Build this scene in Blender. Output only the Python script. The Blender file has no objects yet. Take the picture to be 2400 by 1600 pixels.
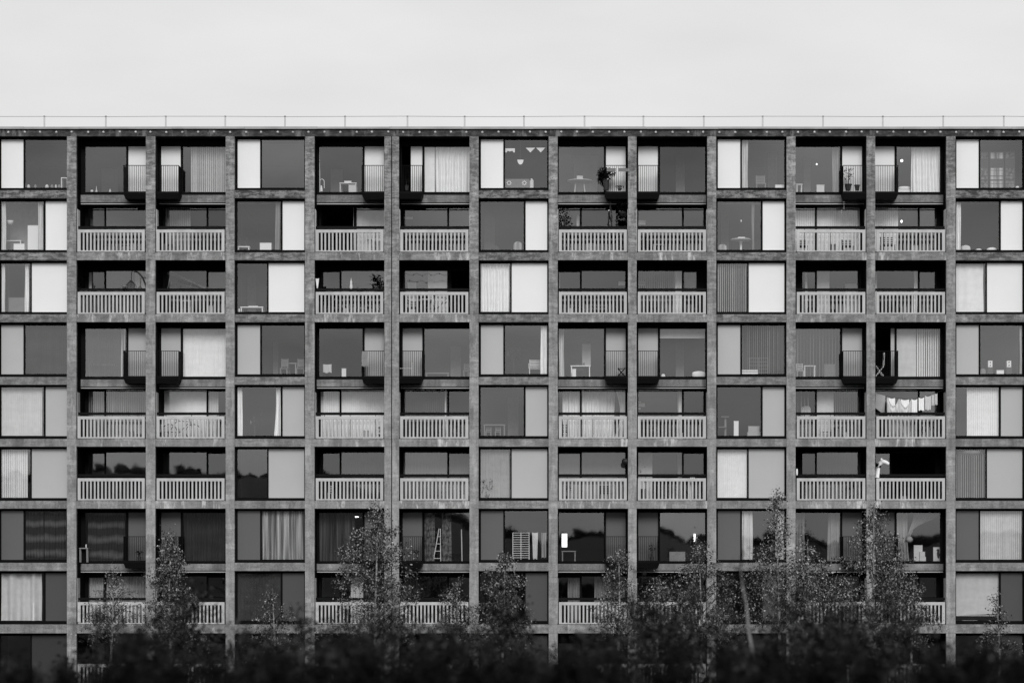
import bpy, math, random
import numpy as np
from mathutils import Vector
C = bpy.context.scene.collection
SC = bpy.context.scene

# ------------------------------------------------------------------ camera
S = 0.01828            # metres per photo pixel on the facade plane (Y = 0)
VX, VY = 1380, 1350    # where the camera looks straight at the facade
D = 100.0              # camera distance
CZ = 7.13
cam = bpy.data.cameras.new('camera'); co = bpy.data.objects.new('camera', cam); C.objects.link(co)
co.location = (0, -D, CZ); co.rotation_euler = (math.radians(90), 0, 0)
cam.sensor_width = 36; cam.lens = 36 * D / (2400 * S)
cam.shift_x = (1200 - VX) / 2400; cam.shift_y = (VY - 800) / 2400
cam.clip_start = 0.5; cam.clip_end = 5000
cam.dof.use_dof = True; cam.dof.focus_distance = D - 3; cam.dof.aperture_fstop = 0.95
SC.camera = co

# ------------------------------------------------------------------ sky, sun, exposure
SUN_EL, SUN_AZ = math.radians(31), math.radians(6)
w = bpy.data.worlds.new('World'); SC.world = w; w.use_nodes = True
nt = w.node_tree; N = nt.nodes; L = nt.links
bg = N['Background']; bg.inputs['Strength'].default_value = 0.075
sky = N.new('ShaderNodeTexSky'); sky.sky_type = 'NISHITA'; sky.sun_disc = False
sky.sun_elevation = SUN_EL; sky.sun_rotation = math.radians(180) + SUN_AZ
bw = N.new('ShaderNodeRGBToBW'); L.new(sky.outputs[0], bw.inputs[0])
tc = N.new('ShaderNodeTexCoord'); mp = N.new('ShaderNodeMapping'); mp.inputs['Scale'].default_value = (1, 1, 3)
L.new(tc.outputs['Generated'], mp.inputs[0])
cl = N.new('ShaderNodeTexNoise'); cl.inputs['Scale'].default_value = 8.0; cl.inputs['Detail'].default_value = 5
L.new(mp.outputs[0], cl.inputs['Vector'])
mr = N.new('ShaderNodeMapRange'); mr.inputs['From Min'].default_value = .3; mr.inputs['From Max'].default_value = .7
mr.inputs['To Min'].default_value = -1; mr.inputs['To Max'].default_value = 1
L.new(cl.outputs['Fac'], mr.inputs['Value'])
# thin even cloud ahead, stronger unseen cloud added behind the viewer to vary the reflections
sxyz = N.new('ShaderNodeSeparateXYZ'); L.new(tc.outputs['Generated'], sxyz.inputs[0])
am = N.new('ShaderNodeMapRange'); am.inputs['From Min'].default_value = .3; am.inputs['From Max'].default_value = -.6
am.inputs['To Min'].default_value = .4; am.inputs['To Max'].default_value = 2.6; L.new(sxyz.outputs[1], am.inputs['Value'])
ma = N.new('ShaderNodeMath'); ma.operation = 'MULTIPLY_ADD'; ma.inputs[2].default_value = 7.75
L.new(mr.outputs[0], ma.inputs[0]); L.new(am.outputs[0], ma.inputs[1])
mx = N.new('ShaderNodeMix'); mx.data_type = 'FLOAT'; mx.inputs[0].default_value = 0.94   # closed grey cloud over the sky
L.new(bw.outputs[0], mx.inputs[2]); L.new(ma.outputs[0], mx.inputs[3])
L.new(mx.outputs[0], bg.inputs['Color'])
sl = bpy.data.lights.new('sun', 'SUN'); so = bpy.data.objects.new('sun', sl); C.objects.link(so)
sl.energy = 1.5; sl.angle = math.radians(22); sl.color = (1, 1, 1)
so.rotation_euler = (math.radians(59), 0, SUN_AZ)
SC.view_settings.view_transform = 'Standard'; SC.view_settings.look = 'None'
SC.view_settings.exposure = 0.45; SC.view_settings.gamma = 1.0
SC.cycles.max_bounces = 6; SC.cycles.transparent_max_bounces = 12
SC.cycles.caustics_reflective = False; SC.cycles.caustics_refractive = False

def X(px, Y=0.0): return (px - VX) * S * (D + Y) / D
def Z(py, Y=0.0): return CZ + (VY - py) * S * (D + Y) / D

# ------------------------------------------------------------------ materials (all grey: the place is shown in black and white)
MATS = {}
def g3(v): return (v, v, v, 1)
def mat(name, v, rough=.7, spec=.3, var=0.0, scale=6.0, stretch=(1, 1, 1), bump=0.0, metal=0.0):
    if name in MATS: return MATS[name]
    m = bpy.data.materials.new(name); m.use_nodes = True; n = m.node_tree.nodes; l = m.node_tree.links
    b = n['Principled BSDF']; b.inputs['Base Color'].default_value = g3(v); b.inputs['Roughness'].default_value = rough
    b.inputs['Specular IOR Level'].default_value = spec; b.inputs['Metallic'].default_value = metal
    if var or bump:
        t = n.new('ShaderNodeTexCoord'); q = n.new('ShaderNodeMapping'); q.inputs['Scale'].default_value = stretch
        l.new(t.outputs['Object'], q.inputs[0])
        z = n.new('ShaderNodeTexNoise'); z.inputs['Scale'].default_value = scale; z.inputs['Detail'].default_value = 6
        l.new(q.outputs[0], z.inputs['Vector'])
        r = n.new('ShaderNodeMapRange'); r.inputs['From Min'].default_value = .3; r.inputs['From Max'].default_value = .7
        r.inputs['To Min'].default_value = v * (1 - var); r.inputs['To Max'].default_value = v * (1 + var)
        l.new(z.outputs['Fac'], r.inputs['Value']); l.new(r.outputs[0], b.inputs['Base Color'])
        if bump:
            u = n.new('ShaderNodeBump'); u.inputs['Strength'].default_value = bump; u.inputs['Distance'].default_value = .02
            l.new(z.outputs['Fac'], u.inputs['Height']); l.new(u.outputs[0], b.inputs['Normal'])
    MATS[name] = m; return m

def concrete(name, base, grime, streak, crack=.5, seed=0.0):
    """board-marked concrete: cloudy tone, dark grime patches, pale lime streaks, hairline board joints, heavier weathering near the roof"""
    m = bpy.data.materials.new(name); m.use_nodes = True; n = m.node_tree.nodes; l = m.node_tree.links
    b = n['Principled BSDF']; b.inputs['Roughness'].default_value = .92; b.inputs['Specular IOR Level'].default_value = .15
    t = n.new('ShaderNodeTexCoord')
    def noise(sc, stretch, det=6, rough=.6, off=0):
        q = n.new('ShaderNodeMapping'); q.inputs['Scale'].default_value = stretch; q.inputs['Location'].default_value = (seed + off, off, off)
        l.new(t.outputs['Object'], q.inputs[0])
        z = n.new('ShaderNodeTexNoise'); z.inputs['Scale'].default_value = sc; z.inputs['Detail'].default_value = det
        z.inputs['Roughness'].default_value = rough; l.new(q.outputs[0], z.inputs['Vector']); return z.outputs['Fac']
    def ramp(s, a, c, lo=0., hi=1.):
        r = n.new('ShaderNodeMapRange'); r.inputs['From Min'].default_value = a; r.inputs['From Max'].default_value = c
        r.inputs['To Min'].default_value = lo; r.inputs['To Max'].default_value = hi; l.new(s, r.inputs['Value']); return r.outputs[0]
    def math_(op, a, c):
        z = n.new('ShaderNodeMath'); z.operation = op
        for i, v in enumerate((a, c)):
            if isinstance(v, (int, float)): z.inputs[i].default_value = v
            else: l.new(v, z.inputs[i])
        return z.outputs[0]
    def mixf(f, a, c):
        z = n.new('ShaderNodeMix'); z.data_type = 'FLOAT'
        for i, v in ((0, f), (2, a), (3, c)):
            if isinstance(v, (int, float)): z.inputs[i].default_value = v
            else: l.new(v, z.inputs[i])
        return z.outputs[0]
    cloud = ramp(noise(1.3, (1, 1, .5)), .35, .65, base * .80, base * 1.17)
    fine = ramp(noise(14, (1, 1, 1), 8, .75, 3), .3, .7, .70, 1.26)
    col = math_('MULTIPLY', cloud, fine)
    vst = ramp(noise(5, (1, 1, .12), 4, .6, 7), .38, .62, .86, 1.12)
    col = math_('MULTIPLY', col, vst)
    sep = n.new('ShaderNodeSeparateXYZ'); l.new(t.outputs['Object'], sep.inputs[0])
    for inc, th, dv in (((.62, 9, .21), .90, 1.24), ((.37, 9, .9), .93, .80), ((1.1, 9, .11), .93, 1.14)):    # squared repair patches
        sn = n.new('ShaderNodeVectorMath'); sn.operation = 'SNAP'; sn.inputs[1].default_value = inc; ad = n.new('ShaderNodeVectorMath'); ad.operation = 'ADD'; ad.inputs[1].default_value = (seed + .13, 3, .07)
        l.new(t.outputs['Object'], ad.inputs[0]); l.new(ad.outputs[0], sn.inputs[0]); wn = n.new('ShaderNodeTexWhiteNoise'); wn.noise_dimensions = '3D'; l.new(sn.outputs[0], wn.inputs['Vector'])
        gt = n.new('ShaderNodeMath'); gt.operation = 'GREATER_THAN'; gt.inputs[1].default_value = th; l.new(wn.outputs['Value'], gt.inputs[0])
        col = math_('MULTIPLY', col, mixf(gt.outputs[0], 1.0, dv))
    high = ramp(sep.outputs[2], Z(1050), Z(330), .25, 1.0)
    gr = math_('MULTIPLY', ramp(noise(3.2, (.8, 1, 2.2), 8, .78, 11), .44, .55), math_('MULTIPLY', high, grime))
    col = mixf(gr, col, .035)
    st = math_('MULTIPLY', ramp(noise(3.0, (.9, 1, .22), 7, .7, 17), .52, .62), math_('MULTIPLY', ramp(noise(1.1, (1, 1, .3), 2, .5, 23), .40, .50), streak))
    col = mixf(st, col, .58)
    hl = ramp(noise(2.2, (.5, 1, 9), 5, .7, 29), .495, .505)
    hl2 = ramp(noise(2.2, (.5, 1, 9), 5, .7, 29), .505, .515)
    line = math_('MULTIPLY', math_('SUBTRACT', hl, hl2), crack)
    col = mixf(line, col, .04)
    l.new(col, b.inputs['Base Color'])
    u = n.new('ShaderNodeBump'); u.inputs['Strength'].default_value = .5; u.inputs['Distance'].default_value = .015
    l.new(fine, u.inputs['Height']); l.new(u.outputs[0], b.inputs['Normal'])
    MATS[name] = m; return m

def glass(name, refl, tint):
    m = bpy.data.materials.new(name); m.use_nodes = True; n = m.node_tree.nodes; l = m.node_tree.links
    n.remove(n['Principled BSDF']); o = n['Material Output']
    a = n.new('ShaderNodeBsdfTransparent'); a.inputs['Color'].default_value = g3(tint)
    g = n.new('ShaderNodeBsdfGlossy'); g.inputs['Roughness'].default_value = .015; g.inputs['Color'].default_value = g3(.97)
    k = n.new('ShaderNodeMixShader'); k.inputs[0].default_value = refl
    t = n.new('ShaderNodeTexCoord'); z = n.new('ShaderNodeTexNoise'); z.inputs['Scale'].default_value = .9; z.inputs['Detail'].default_value = 1.5
    l.new(t.outputs['Object'], z.inputs['Vector'])
    u = n.new('ShaderNodeBump'); u.inputs['Strength'].default_value = .2; u.inputs['Distance'].default_value = .004
    l.new(z.outputs['Fac'], u.inputs['Height']); l.new(u.outputs[0], g.inputs['Normal'])
    l.new(a.outputs[0], k.inputs[1]); l.new(g.outputs[0], k.inputs[2]); l.new(k.outputs[0], o.inputs['Surface'])
    MATS[name] = m; return m

def lamp_mat(name, e):
    m = bpy.data.materials.new(name); m.use_nodes = True; b = m.node_tree.nodes['Principled BSDF']
    b.inputs['Emission Color'].default_value = (1, 1, 1, 1); b.inputs['Emission Strength'].default_value = e
    MATS[name] = m; return m

def leafmat(name, lo, hi, rough=.4):
    m = bpy.data.materials.new(name); m.use_nodes = True; n = m.node_tree.nodes; l = m.node_tree.links
    b = n['Principled BSDF']; b.inputs['Roughness'].default_value = rough; b.inputs['Specular IOR Level'].default_value = .4 if hi > .1 else .08
    a = n.new('ShaderNodeAttribute'); a.attribute_name = 'tone'
    r = n.new('ShaderNodeMapRange'); r.inputs['To Min'].default_value = lo; r.inputs['To Max'].default_value = hi
    l.new(a.outputs['Fac'], r.inputs['Value']); l.new(r.outputs[0], b.inputs['Base Color'])
    MATS[name] = m; return m

CONC = concrete('concrete_column', .295, .6, .3, .12)
BEAMF = concrete('concrete_grimy_beam', .25, 1.0, .15, .8, 40)
BEAMB = concrete('concrete_streaked_beam', .275, .5, 1.0, .7, 80)
ROOFC = concrete('concrete_roof_beam', .085, 1.0, .25, .9, 120)
SPAN = concrete('concrete_spandrel', .225, .3, .1, .9, 160)
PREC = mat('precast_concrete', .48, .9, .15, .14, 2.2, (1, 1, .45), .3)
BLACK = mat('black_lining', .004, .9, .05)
FRAME = mat('black_window_frame', .004, .6, .06)
DARKR = mat('dark_handrail', .006, .6, .08)
IRON = mat('black_steel', .004, .6, .06)
GLASS = glass('window_glass', .15, .995); GLASSV = [GLASS, glass('window_glass_dull', .125, .97), glass('window_glass_bright', .172, .995)]
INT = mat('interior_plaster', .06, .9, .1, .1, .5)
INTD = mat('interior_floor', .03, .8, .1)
PAN = [mat('panel_pale', .80, .45, .3, .02, .6), mat('panel_mid', .44, .45, .3, .03, .6), mat('panel_dark', .105, .45, .3, .03, .6)]; PAN8 = mat('panel_darker', .065, .45, .3, .03, .6); PAN9 = mat('panel_darkest', .03, .45, .3, .03, .6)  # darker, darkest: dimming towards the bottom edge put into the panel colour
COPE = mat('coping_metal', .33, .5, .4, .2, 1.0, (1, 1, 1)); STRIP = mat('light_metal_strip', .42, .5, .4)
GALV = mat('galvanised_steel', .30, .45, .5)
WHITE = mat('white_paint', .80, .5, .3); CLOTH = mat('white_cloth', .86, .9, .1, .06, 4, (1, 1, 1), .1)
PALE = mat('pale_cloth', .62, .9, .1, .08, 4); MIDC = mat('mid_grey_cloth', .27, .9, .1, .12, 4); DARKC = mat('dark_cloth', .05, .9, .1, .2, 4)
WOOD = mat('wood', .22, .6, .3, .2, 5, (1, 1, .2)); DWOOD = mat('dark_wood', .04, .6, .3, .2, 5)
CARD = mat('cardboard', .40, .9, .1, .1, 3); TERRA = mat('plant_pot', .06, .7, .2); BLK = mat('black_plastic', .012, .5, .3)
BULB = lamp_mat('lit_bulb', 2.5); STRIPL = lamp_mat('lit_strip', 1.5)
REED = mat('reed_screen', .07, .9, .1, .8, 9, (3, 1, .35), .3)
LEAFL = leafmat('birch_leaf', .006, .44); LEAFD = leafmat('shrub_leaf', .001, .013, .8); LEAFM = leafmat('sapling_leaf', .001, .065, .7); LEAFP = leafmat('pot_plant_leaf', .006, .03)  # shrub_leaf near black: dimness along the bottom edge put into its colour
BARK = mat('birch_bark', .26, .8, .2, .7, 7, (1, 1, 2.5), .3); BARKD = mat('dark_bark', .03, .9, .1, .3, 6)

# ------------------------------------------------------------------ mesh builder
class M:
    def __init__(s): s.v = []; s.f = []; s.m = []
    def face(s, pts, mi=0):
        k = len(s.v); s.v += [tuple(p) for p in pts]; s.f.append(tuple(range(k, k + len(pts)))); s.m.append(mi)
    def box(s, x0, x1, y0, y1, z0, z1, mi=0, sides=None):
        # sides: dict of face -> material index, faces: x- x+ y- y+ z- z+
        k = len(s.v); sd = sides or {}
        s.v += [(x0, y0, z0), (x1, y0, z0), (x1, y1, z0), (x0, y1, z0), (x0, y0, z1), (x1, y0, z1), (x1, y1, z1), (x0, y1, z1)]
        for nm, q in (('z-', (0, 3, 2, 1)), ('z+', (4, 5, 6, 7)), ('y-', (0, 1, 5, 4)), ('x+', (1, 2, 6, 5)), ('y+', (2, 3, 7, 6)), ('x-', (3, 0, 4, 7))):
            s.f.append(tuple(k + i for i in q)); s.m.append(sd.get(nm, mi))
        return s
    def tube(s, pts, r, n=6, mi=0, cap=True):
        pts = [Vector(p) for p in pts]; rs = r if isinstance(r, (list, tuple)) else [r] * len(pts); k = len(s.v)
        for i, p in enumerate(pts):
            d = (pts[min(i + 1, len(pts) - 1)] - pts[max(i - 1, 0)]).normalized()
            a = d.cross(Vector((0, 0, 1)) if abs(d.z) < .9 else Vector((1, 0, 0))).normalized(); b = d.cross(a)
            for j in range(n):
                t = 2 * math.pi * j / n; s.v.append(tuple(p + (a * math.cos(t) + b * math.sin(t)) * rs[i]))
        for i in range(len(pts) - 1):
            for j in range(n):
                j2 = (j + 1) % n; s.f.append((k + i * n + j, k + i * n + j2, k + (i + 1) * n + j2, k + (i + 1) * n + j)); s.m.append(mi)
        if cap:
            s.f.append(tuple(k + j for j in range(n))); s.m.append(mi)
            e = k + (len(pts) - 1) * n; s.f.append(tuple(e + n - 1 - j for j in range(n))); s.m.append(mi)
        return s
    def lathe(s, c, prof, n=14, mi=0):   # prof: (radius, z) from bottom to top
        k = len(s.v)
        for r, z in prof:
            for j in range(n):
                t = 2 * math.pi * j / n; s.v.append((c[0] + r * math.cos(t), c[1] + r * math.sin(t), c[2] + z))
        for i in range(len(prof) - 1):
            for j in range(n):
                j2 = (j + 1) % n; s.f.append((k + i * n + j, k + i * n + j2, k + (i + 1) * n + j2, k + (i + 1) * n + j)); s.m.append(mi)
        s.f.append(tuple(k + n - 1 - j for j in range(n))); s.m.append(mi)
        e = k + (len(prof) - 1) * n; s.f.append(tuple(e + j for j in range(n))); s.m.append(mi)
        return s
    def sheet(s, fn, nu, nv, mi=0):      # fn(u, v) -> point
        k = len(s.v)
        for i in range(nu + 1):
            for j in range(nv + 1): s.v.append(tuple(fn(i / nu, j / nv)))
        for i in range(nu):
            for j in range(nv):
                a = k + i * (nv + 1) + j; s.f.append((a, a + nv + 1, a + nv + 2, a + 1)); s.m.append(mi)
        return s
    def leaf(s, p, d, up, ln, wd, mi=0):
        p = Vector(p); d = Vector(d).normalized(); sd = d.cross(Vector(up)).normalized() * wd
        k = len(s.v); mid = p + d * ln * .45 + Vector(up) * ln * .06
        s.v += [tuple(p), tuple(mid + sd), tuple(p + d * ln), tuple(mid - sd)]
        s.f.append((k, k + 1, k + 2, k + 3)); s.m.append(mi); return s
    def build(s, name, mats, parent=None, org=None, smooth=False):
        if not isinstance(mats, (list, tuple)): mats = [mats]
        org = Vector(org) if org is not None else (Vector(parent['_o']) if parent is not None and '_o' in parent else Vector((0, 0, 0)))
        me = bpy.data.meshes.new(name); me.from_pydata([tuple(Vector(v) - org) for v in s.v], [], s.f)
        for m in mats: me.materials.append(m)
        if len(mats) > 1: me.polygons.foreach_set('material_index', s.m)
        if smooth: me.polygons.foreach_set('use_smooth', [True] * len(me.polygons))
        me.update(); o = bpy.data.objects.new(name, me); C.objects.link(o)
        if parent is not None: o.parent = parent; o['_o'] = tuple(org)
        else: o.location = org
        return o

def tag(o, label, cat, group=None):
    o['label'] = label; o['category'] = cat
    if group: o['group'] = group
    return o
def thing(name, label, cat, loc, group=None):
    o = bpy.data.objects.new(name, None); C.objects.link(o); o.location = loc; o['_o'] = tuple(loc); o.empty_display_size = .2
    return tag(o, label, cat, group)
def struct(o): o['kind'] = 'structure'; return o

# ------------------------------------------------------------------ facade grid, measured on the photograph
COLS = [(-28, -6), (157, 179), (342, 364), (529, 549.5), (715, 737), (901, 916.8), (1100.5, 1121.5), (1286, 1307), (1472, 1492), (1657.5, 1678.5), (1843.5, 1864.5), (2031, 2051), (2217.8, 2239.3), (2403, 2425)]
COL5B = (919.0, 935)
BAY = [(COLS[i][1] if i != 5 else COL5B[1], COLS[i + 1][0]) for i in range(13)]
FL = {0, 3, 6, 9, 12}
TOP = [None, 319.7, 464, 609.5, 754.5, 901, 1046, 1191, 1337, 1483]
BOT = [None, 446, 591.5, 736.5, 883, 1028, 1173, 1318, 1462.5, 1608]
TOP.append(1626)
YF, YJ, YB = .30, .85, 1.66
STOREY = [None, 'top storey', 'second storey down', 'third storey down', 'fourth storey down', 'fifth storey down', 'sixth storey down', 'seventh storey down', 'eighth storey down', 'ninth storey down']
BAYW = ['leftmost bay', 'second bay from left', 'third bay from left', 'fourth bay from left', 'fifth bay from left', 'sixth bay from left', 'middle bay', 'sixth bay from right', 'fifth bay from right', 'fourth bay from right', 'third bay from right', 'second bay from right', 'rightmost bay']
def LOC(r, b): return STOREY[r] + ', ' + BAYW[b]
def floor_z(r, b=None):
    if b is not None and b not in FL and r % 3 == 1: return Z([0, 452, 0, 0, 884, 0, 0, 1317][r] if r > 1 else 452, YJ)
    return Z(BOT[r], 0)
# ------------------------------------------------------------------ ground
def terrain_h(x, y):
    d = -y
    def ss(a, b, t): t = min(1, max(0, (t - a) / (b - a))); return t * t * (3 - 2 * t)
    h = 5.4 * ss(10, 85, d) - 8 * ss(130, 260, d)
    if d > 260:
        ridge = 17 + 18.5 * ss(15, 80, -x) + 1.6 * math.sin(x * .045 + 1) + 1.2 * math.sin(x * .13) + 1.0 * math.sin(x * .31 + 2)
        h += (max(8, ridge) + 2.6) * ss(280, 600, d)
    return h
g = M()
xs = [-900, -500] + list(range(-300, 301, 10)) + [500, 900]
ys = [400, 100, 30, 8, 0, -8] + list(range(-12, -132, -8)) + list(range(-140, -620, -20)) + [-700, -900]
for x in xs:
    for y in ys: g.v.append((x, y, terrain_h(x, y)))
n = len(ys)
for i in range(len(xs) - 1):
    for j in range(n - 1):
        a = i * n + j; g.f.append((a, a + 1, a + n + 1, a + n)); g.m.append(0)
GRASS = mat('dark_grass', .03, .95, .1, .5, .8, (1, 1, 1), .4)
go = g.build('ground', GRASS, smooth=True); struct(go)

rw = random.Random(12); q = M()
for i in range(900):
    x = rw.uniform(-260, 220); y = rw.uniform(-640, -570); r_ = rw.uniform(.8, 2.2); z = terrain_h(x, y); n_ = 7; k = len(q.v)
    q.v += [(x, y, z + r_ * rw.uniform(1.0, 1.7))] + [(x + r_ * rw.uniform(.6, 1.1) * math.cos(j * 6.283 / n_), y + r_ * math.sin(j * 6.283 / n_), z + r_ * rw.uniform(.3, 1.2)) for j in range(n_)] + [(x + r_ * .7 * math.cos(j * 6.283 / n_), y + r_ * .7 * math.sin(j * 6.283 / n_), z - .5) for j in range(n_)]
    for j in range(n_): j2 = (j + 1) % n_; q.f += [(k, k + 1 + j, k + 1 + j2), (k + 1 + j, k + 1 + n_ + j, k + 1 + n_ + j2, k + 1 + j2)]; q.m += [0, 0]
wo = q.build('distant_woods', mat('distant_foliage', .03, .95, .05)); tag(wo, 'dark wood along the far ridge, seen mirrored in the lower windows', 'wood'); wo['kind'] = 'stuff'
# ------------------------------------------------------------------ apartment block
BLD = thing('apartment_block', 'long grey concrete apartment block with balconies and black framed windows', 'building', (0, 0, 0))
zg = 0.0; zroof = Z(304)
YI = 1.76; YE = 7.5
for i, (a, c) in enumerate(COLS):
    spans = [(a, c)] if i != 5 else [(a, c), COL5B]
    for a1, c1 in spans:
        m = M(); cuts = [zg - 1.0]
        for r in range(9, 0, -1): cuts += [Z(BOT[r]), Z(TOP[r])]
        cuts = sorted(set(cuts))
        x0, x1 = X(a1), X(c1)
        for k in range(len(cuts) - 1):
            j = .004 if k % 2 else 0
            m.box(x0, x1, -.012 - j, .149, cuts[k] + .006, cuts[k + 1] - .006)
        m.box(x0 + .006, x1 - .006, .004, .147, zg - 1, cuts[-1] - .01)
        m.build('column', CONC, BLD)
    a1, c1 = spans[0][0], spans[-1][1]
    lf, rf = (i - 1) in FL or i == 0, i in FL or i == 13
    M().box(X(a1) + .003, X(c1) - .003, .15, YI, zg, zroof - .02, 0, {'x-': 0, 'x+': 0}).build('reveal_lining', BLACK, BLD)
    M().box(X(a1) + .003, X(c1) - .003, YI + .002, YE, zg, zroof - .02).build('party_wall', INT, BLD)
xl, xr = X(COLS[0][0]), X(COLS[13][1])
# movement joint cover between the twin columns sits deep in the gap
M().box(X(916.8) + .002, X(919.0) - .002, .10, .148, zg, zroof - .02).build('joint_filler', BLACK, BLD)
# beams and slabs
for r in range(1, 10):
    zt, zb = Z(BOT[r]), Z(TOP[r + 1])
    for b, (a, c) in enumerate(BAY):
        x0, x1 = X(a) + .002, X(c) - .002
        if b in FL:
            M().box(x0, x1, .006, YI, zb, zt).build('facade_beam', BEAMF, BLD)
        elif r % 3 != 1:
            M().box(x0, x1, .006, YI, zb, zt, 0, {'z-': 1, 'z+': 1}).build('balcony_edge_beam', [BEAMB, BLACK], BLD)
        else:
            t, bo = {1: (457, 474.5), 4: (889, 905.5), 7: (1320.5, 1336)}[r]
            z1, z0 = Z(t, YJ), Z(bo, YJ)
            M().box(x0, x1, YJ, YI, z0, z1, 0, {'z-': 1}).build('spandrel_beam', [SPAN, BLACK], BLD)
            M().box(x0 + .01, x1 - .01, YJ - .02, YJ + .05, z0 - .085, z0 - .045).build('drip_strip', STRIP, BLD)
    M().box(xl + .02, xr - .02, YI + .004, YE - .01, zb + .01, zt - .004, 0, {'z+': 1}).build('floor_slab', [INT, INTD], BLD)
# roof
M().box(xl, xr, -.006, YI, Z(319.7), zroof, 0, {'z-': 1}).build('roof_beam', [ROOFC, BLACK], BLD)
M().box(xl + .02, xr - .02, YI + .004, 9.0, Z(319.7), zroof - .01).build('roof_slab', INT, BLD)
m = M(); xj = xl; rr = random.Random(4); CAPM = mat('weathered_cap', .52, .6, .2, .3, 9)
while xj < xr:
    e = min(xr, xj + rr.choice([1.55, 1.55, 3.1, 2.4])); m.box(xj + .004, e - .004, -.10, .55, zroof + .015 + rr.uniform(-.006, .006), Z(298) + rr.uniform(-.006, .006)); xj = e
m.build('coping', COPE, BLD)
M().box(xl, xr, .02, .5, zroof, zroof + .02).build('coping_bed', BLACK, BLD)
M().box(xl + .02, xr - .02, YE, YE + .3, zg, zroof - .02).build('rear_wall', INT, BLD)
M().box(xl, xr, .05, YI, zg - 1, Z(1628) - .002).build('plinth_wall', BEAMF, BLD)
for k in range(65):
    x = X(21 + 37.0 * k + rr.uniform(-1.3, 1.3)); z = Z(310 + rr.uniform(-.6, .6))
    m = M(); prof = [(.055, 0), (.052, .02), (.038, .04), (.014, .052)]
    q = M().lathe((0, 0, 0), prof, 10)
    m.v = [(x + v[0], -.007 - v[2], z + v[1]) for v in q.v]; m.f = [tuple(reversed(f)) for f in q.f]; m.m = q.m
    m.build('fixing_cap', CAPM, BLD, smooth=True)

# roof railing
RP = [104, 248, 388.5, 528, 668, 808.7, 955, 1089, 1228, 1370, 1508, 1649.5, 1787.5, 1929, 2069, 2210.7, 2352.6]
RL = thing('roof_railing', 'thin metal safety railing running along the flat roof edge', 'railing', (0, .4, Z(298)))
m = M(); pts = [(X(-40, .4), .4, Z(273.5, .4))]
for i, p in enumerate(RP): pts.append((X(p, .4), .4, Z(273.3 + .6 * math.sin(i * 1.9), .4)))
pts.append((X(2440, .4), .4, Z(274, .4))); m.tube(pts, .012, 5); m.build('top_rail', GALV, RL)
for p in RP:
    m = M(); x = X(p, .4)
    for dx in (-.02, .02): m.tube([(x + dx, .4, Z(299)), (x + dx, .4, Z(273, .4))], .011, 5)
    m.box(x - .035, x + .035, .36, .44, Z(273.6, .4), Z(271.6, .4)); m.box(x - .05, x + .05, .3, .5, Z(298) + .002, Z(298) + .02)
    m.build('railing_post', GALV, RL)

SHADED = mat('shaded_inner_concrete', .03, .9, .05)  # shade on balustrade backs and undersides, put into the colour
def plate(x0, x1, z0, z1, y0, y1, ops):
    m = M(); ops = sorted(ops); cur = x0
    for (a, c, d, e) in ops:
        if a > cur: m.box(cur, a, y0, y1, z0, z1)
        if d > z0: m.box(a, c, y0 + .0015, y1, z0, d)
        if e < z1: m.box(a, c, y0 + .0015, y1, e, z1)
        cur = c
    if cur < x1: m.box(cur, x1, y0, y1, z0, z1)
    return m
def pane(o, parent_o, y):
    a, c, d, e = o
    m = M(); m.face([(a - .01, y, d - .01), (c + .01, y, d - .01), (c + .01, y, e + .01), (a - .01, y, e + .01)])
    return m.build('pane', GLASSV[rr.choice((0, 0, 1, 1, 2))], parent_o)

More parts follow.
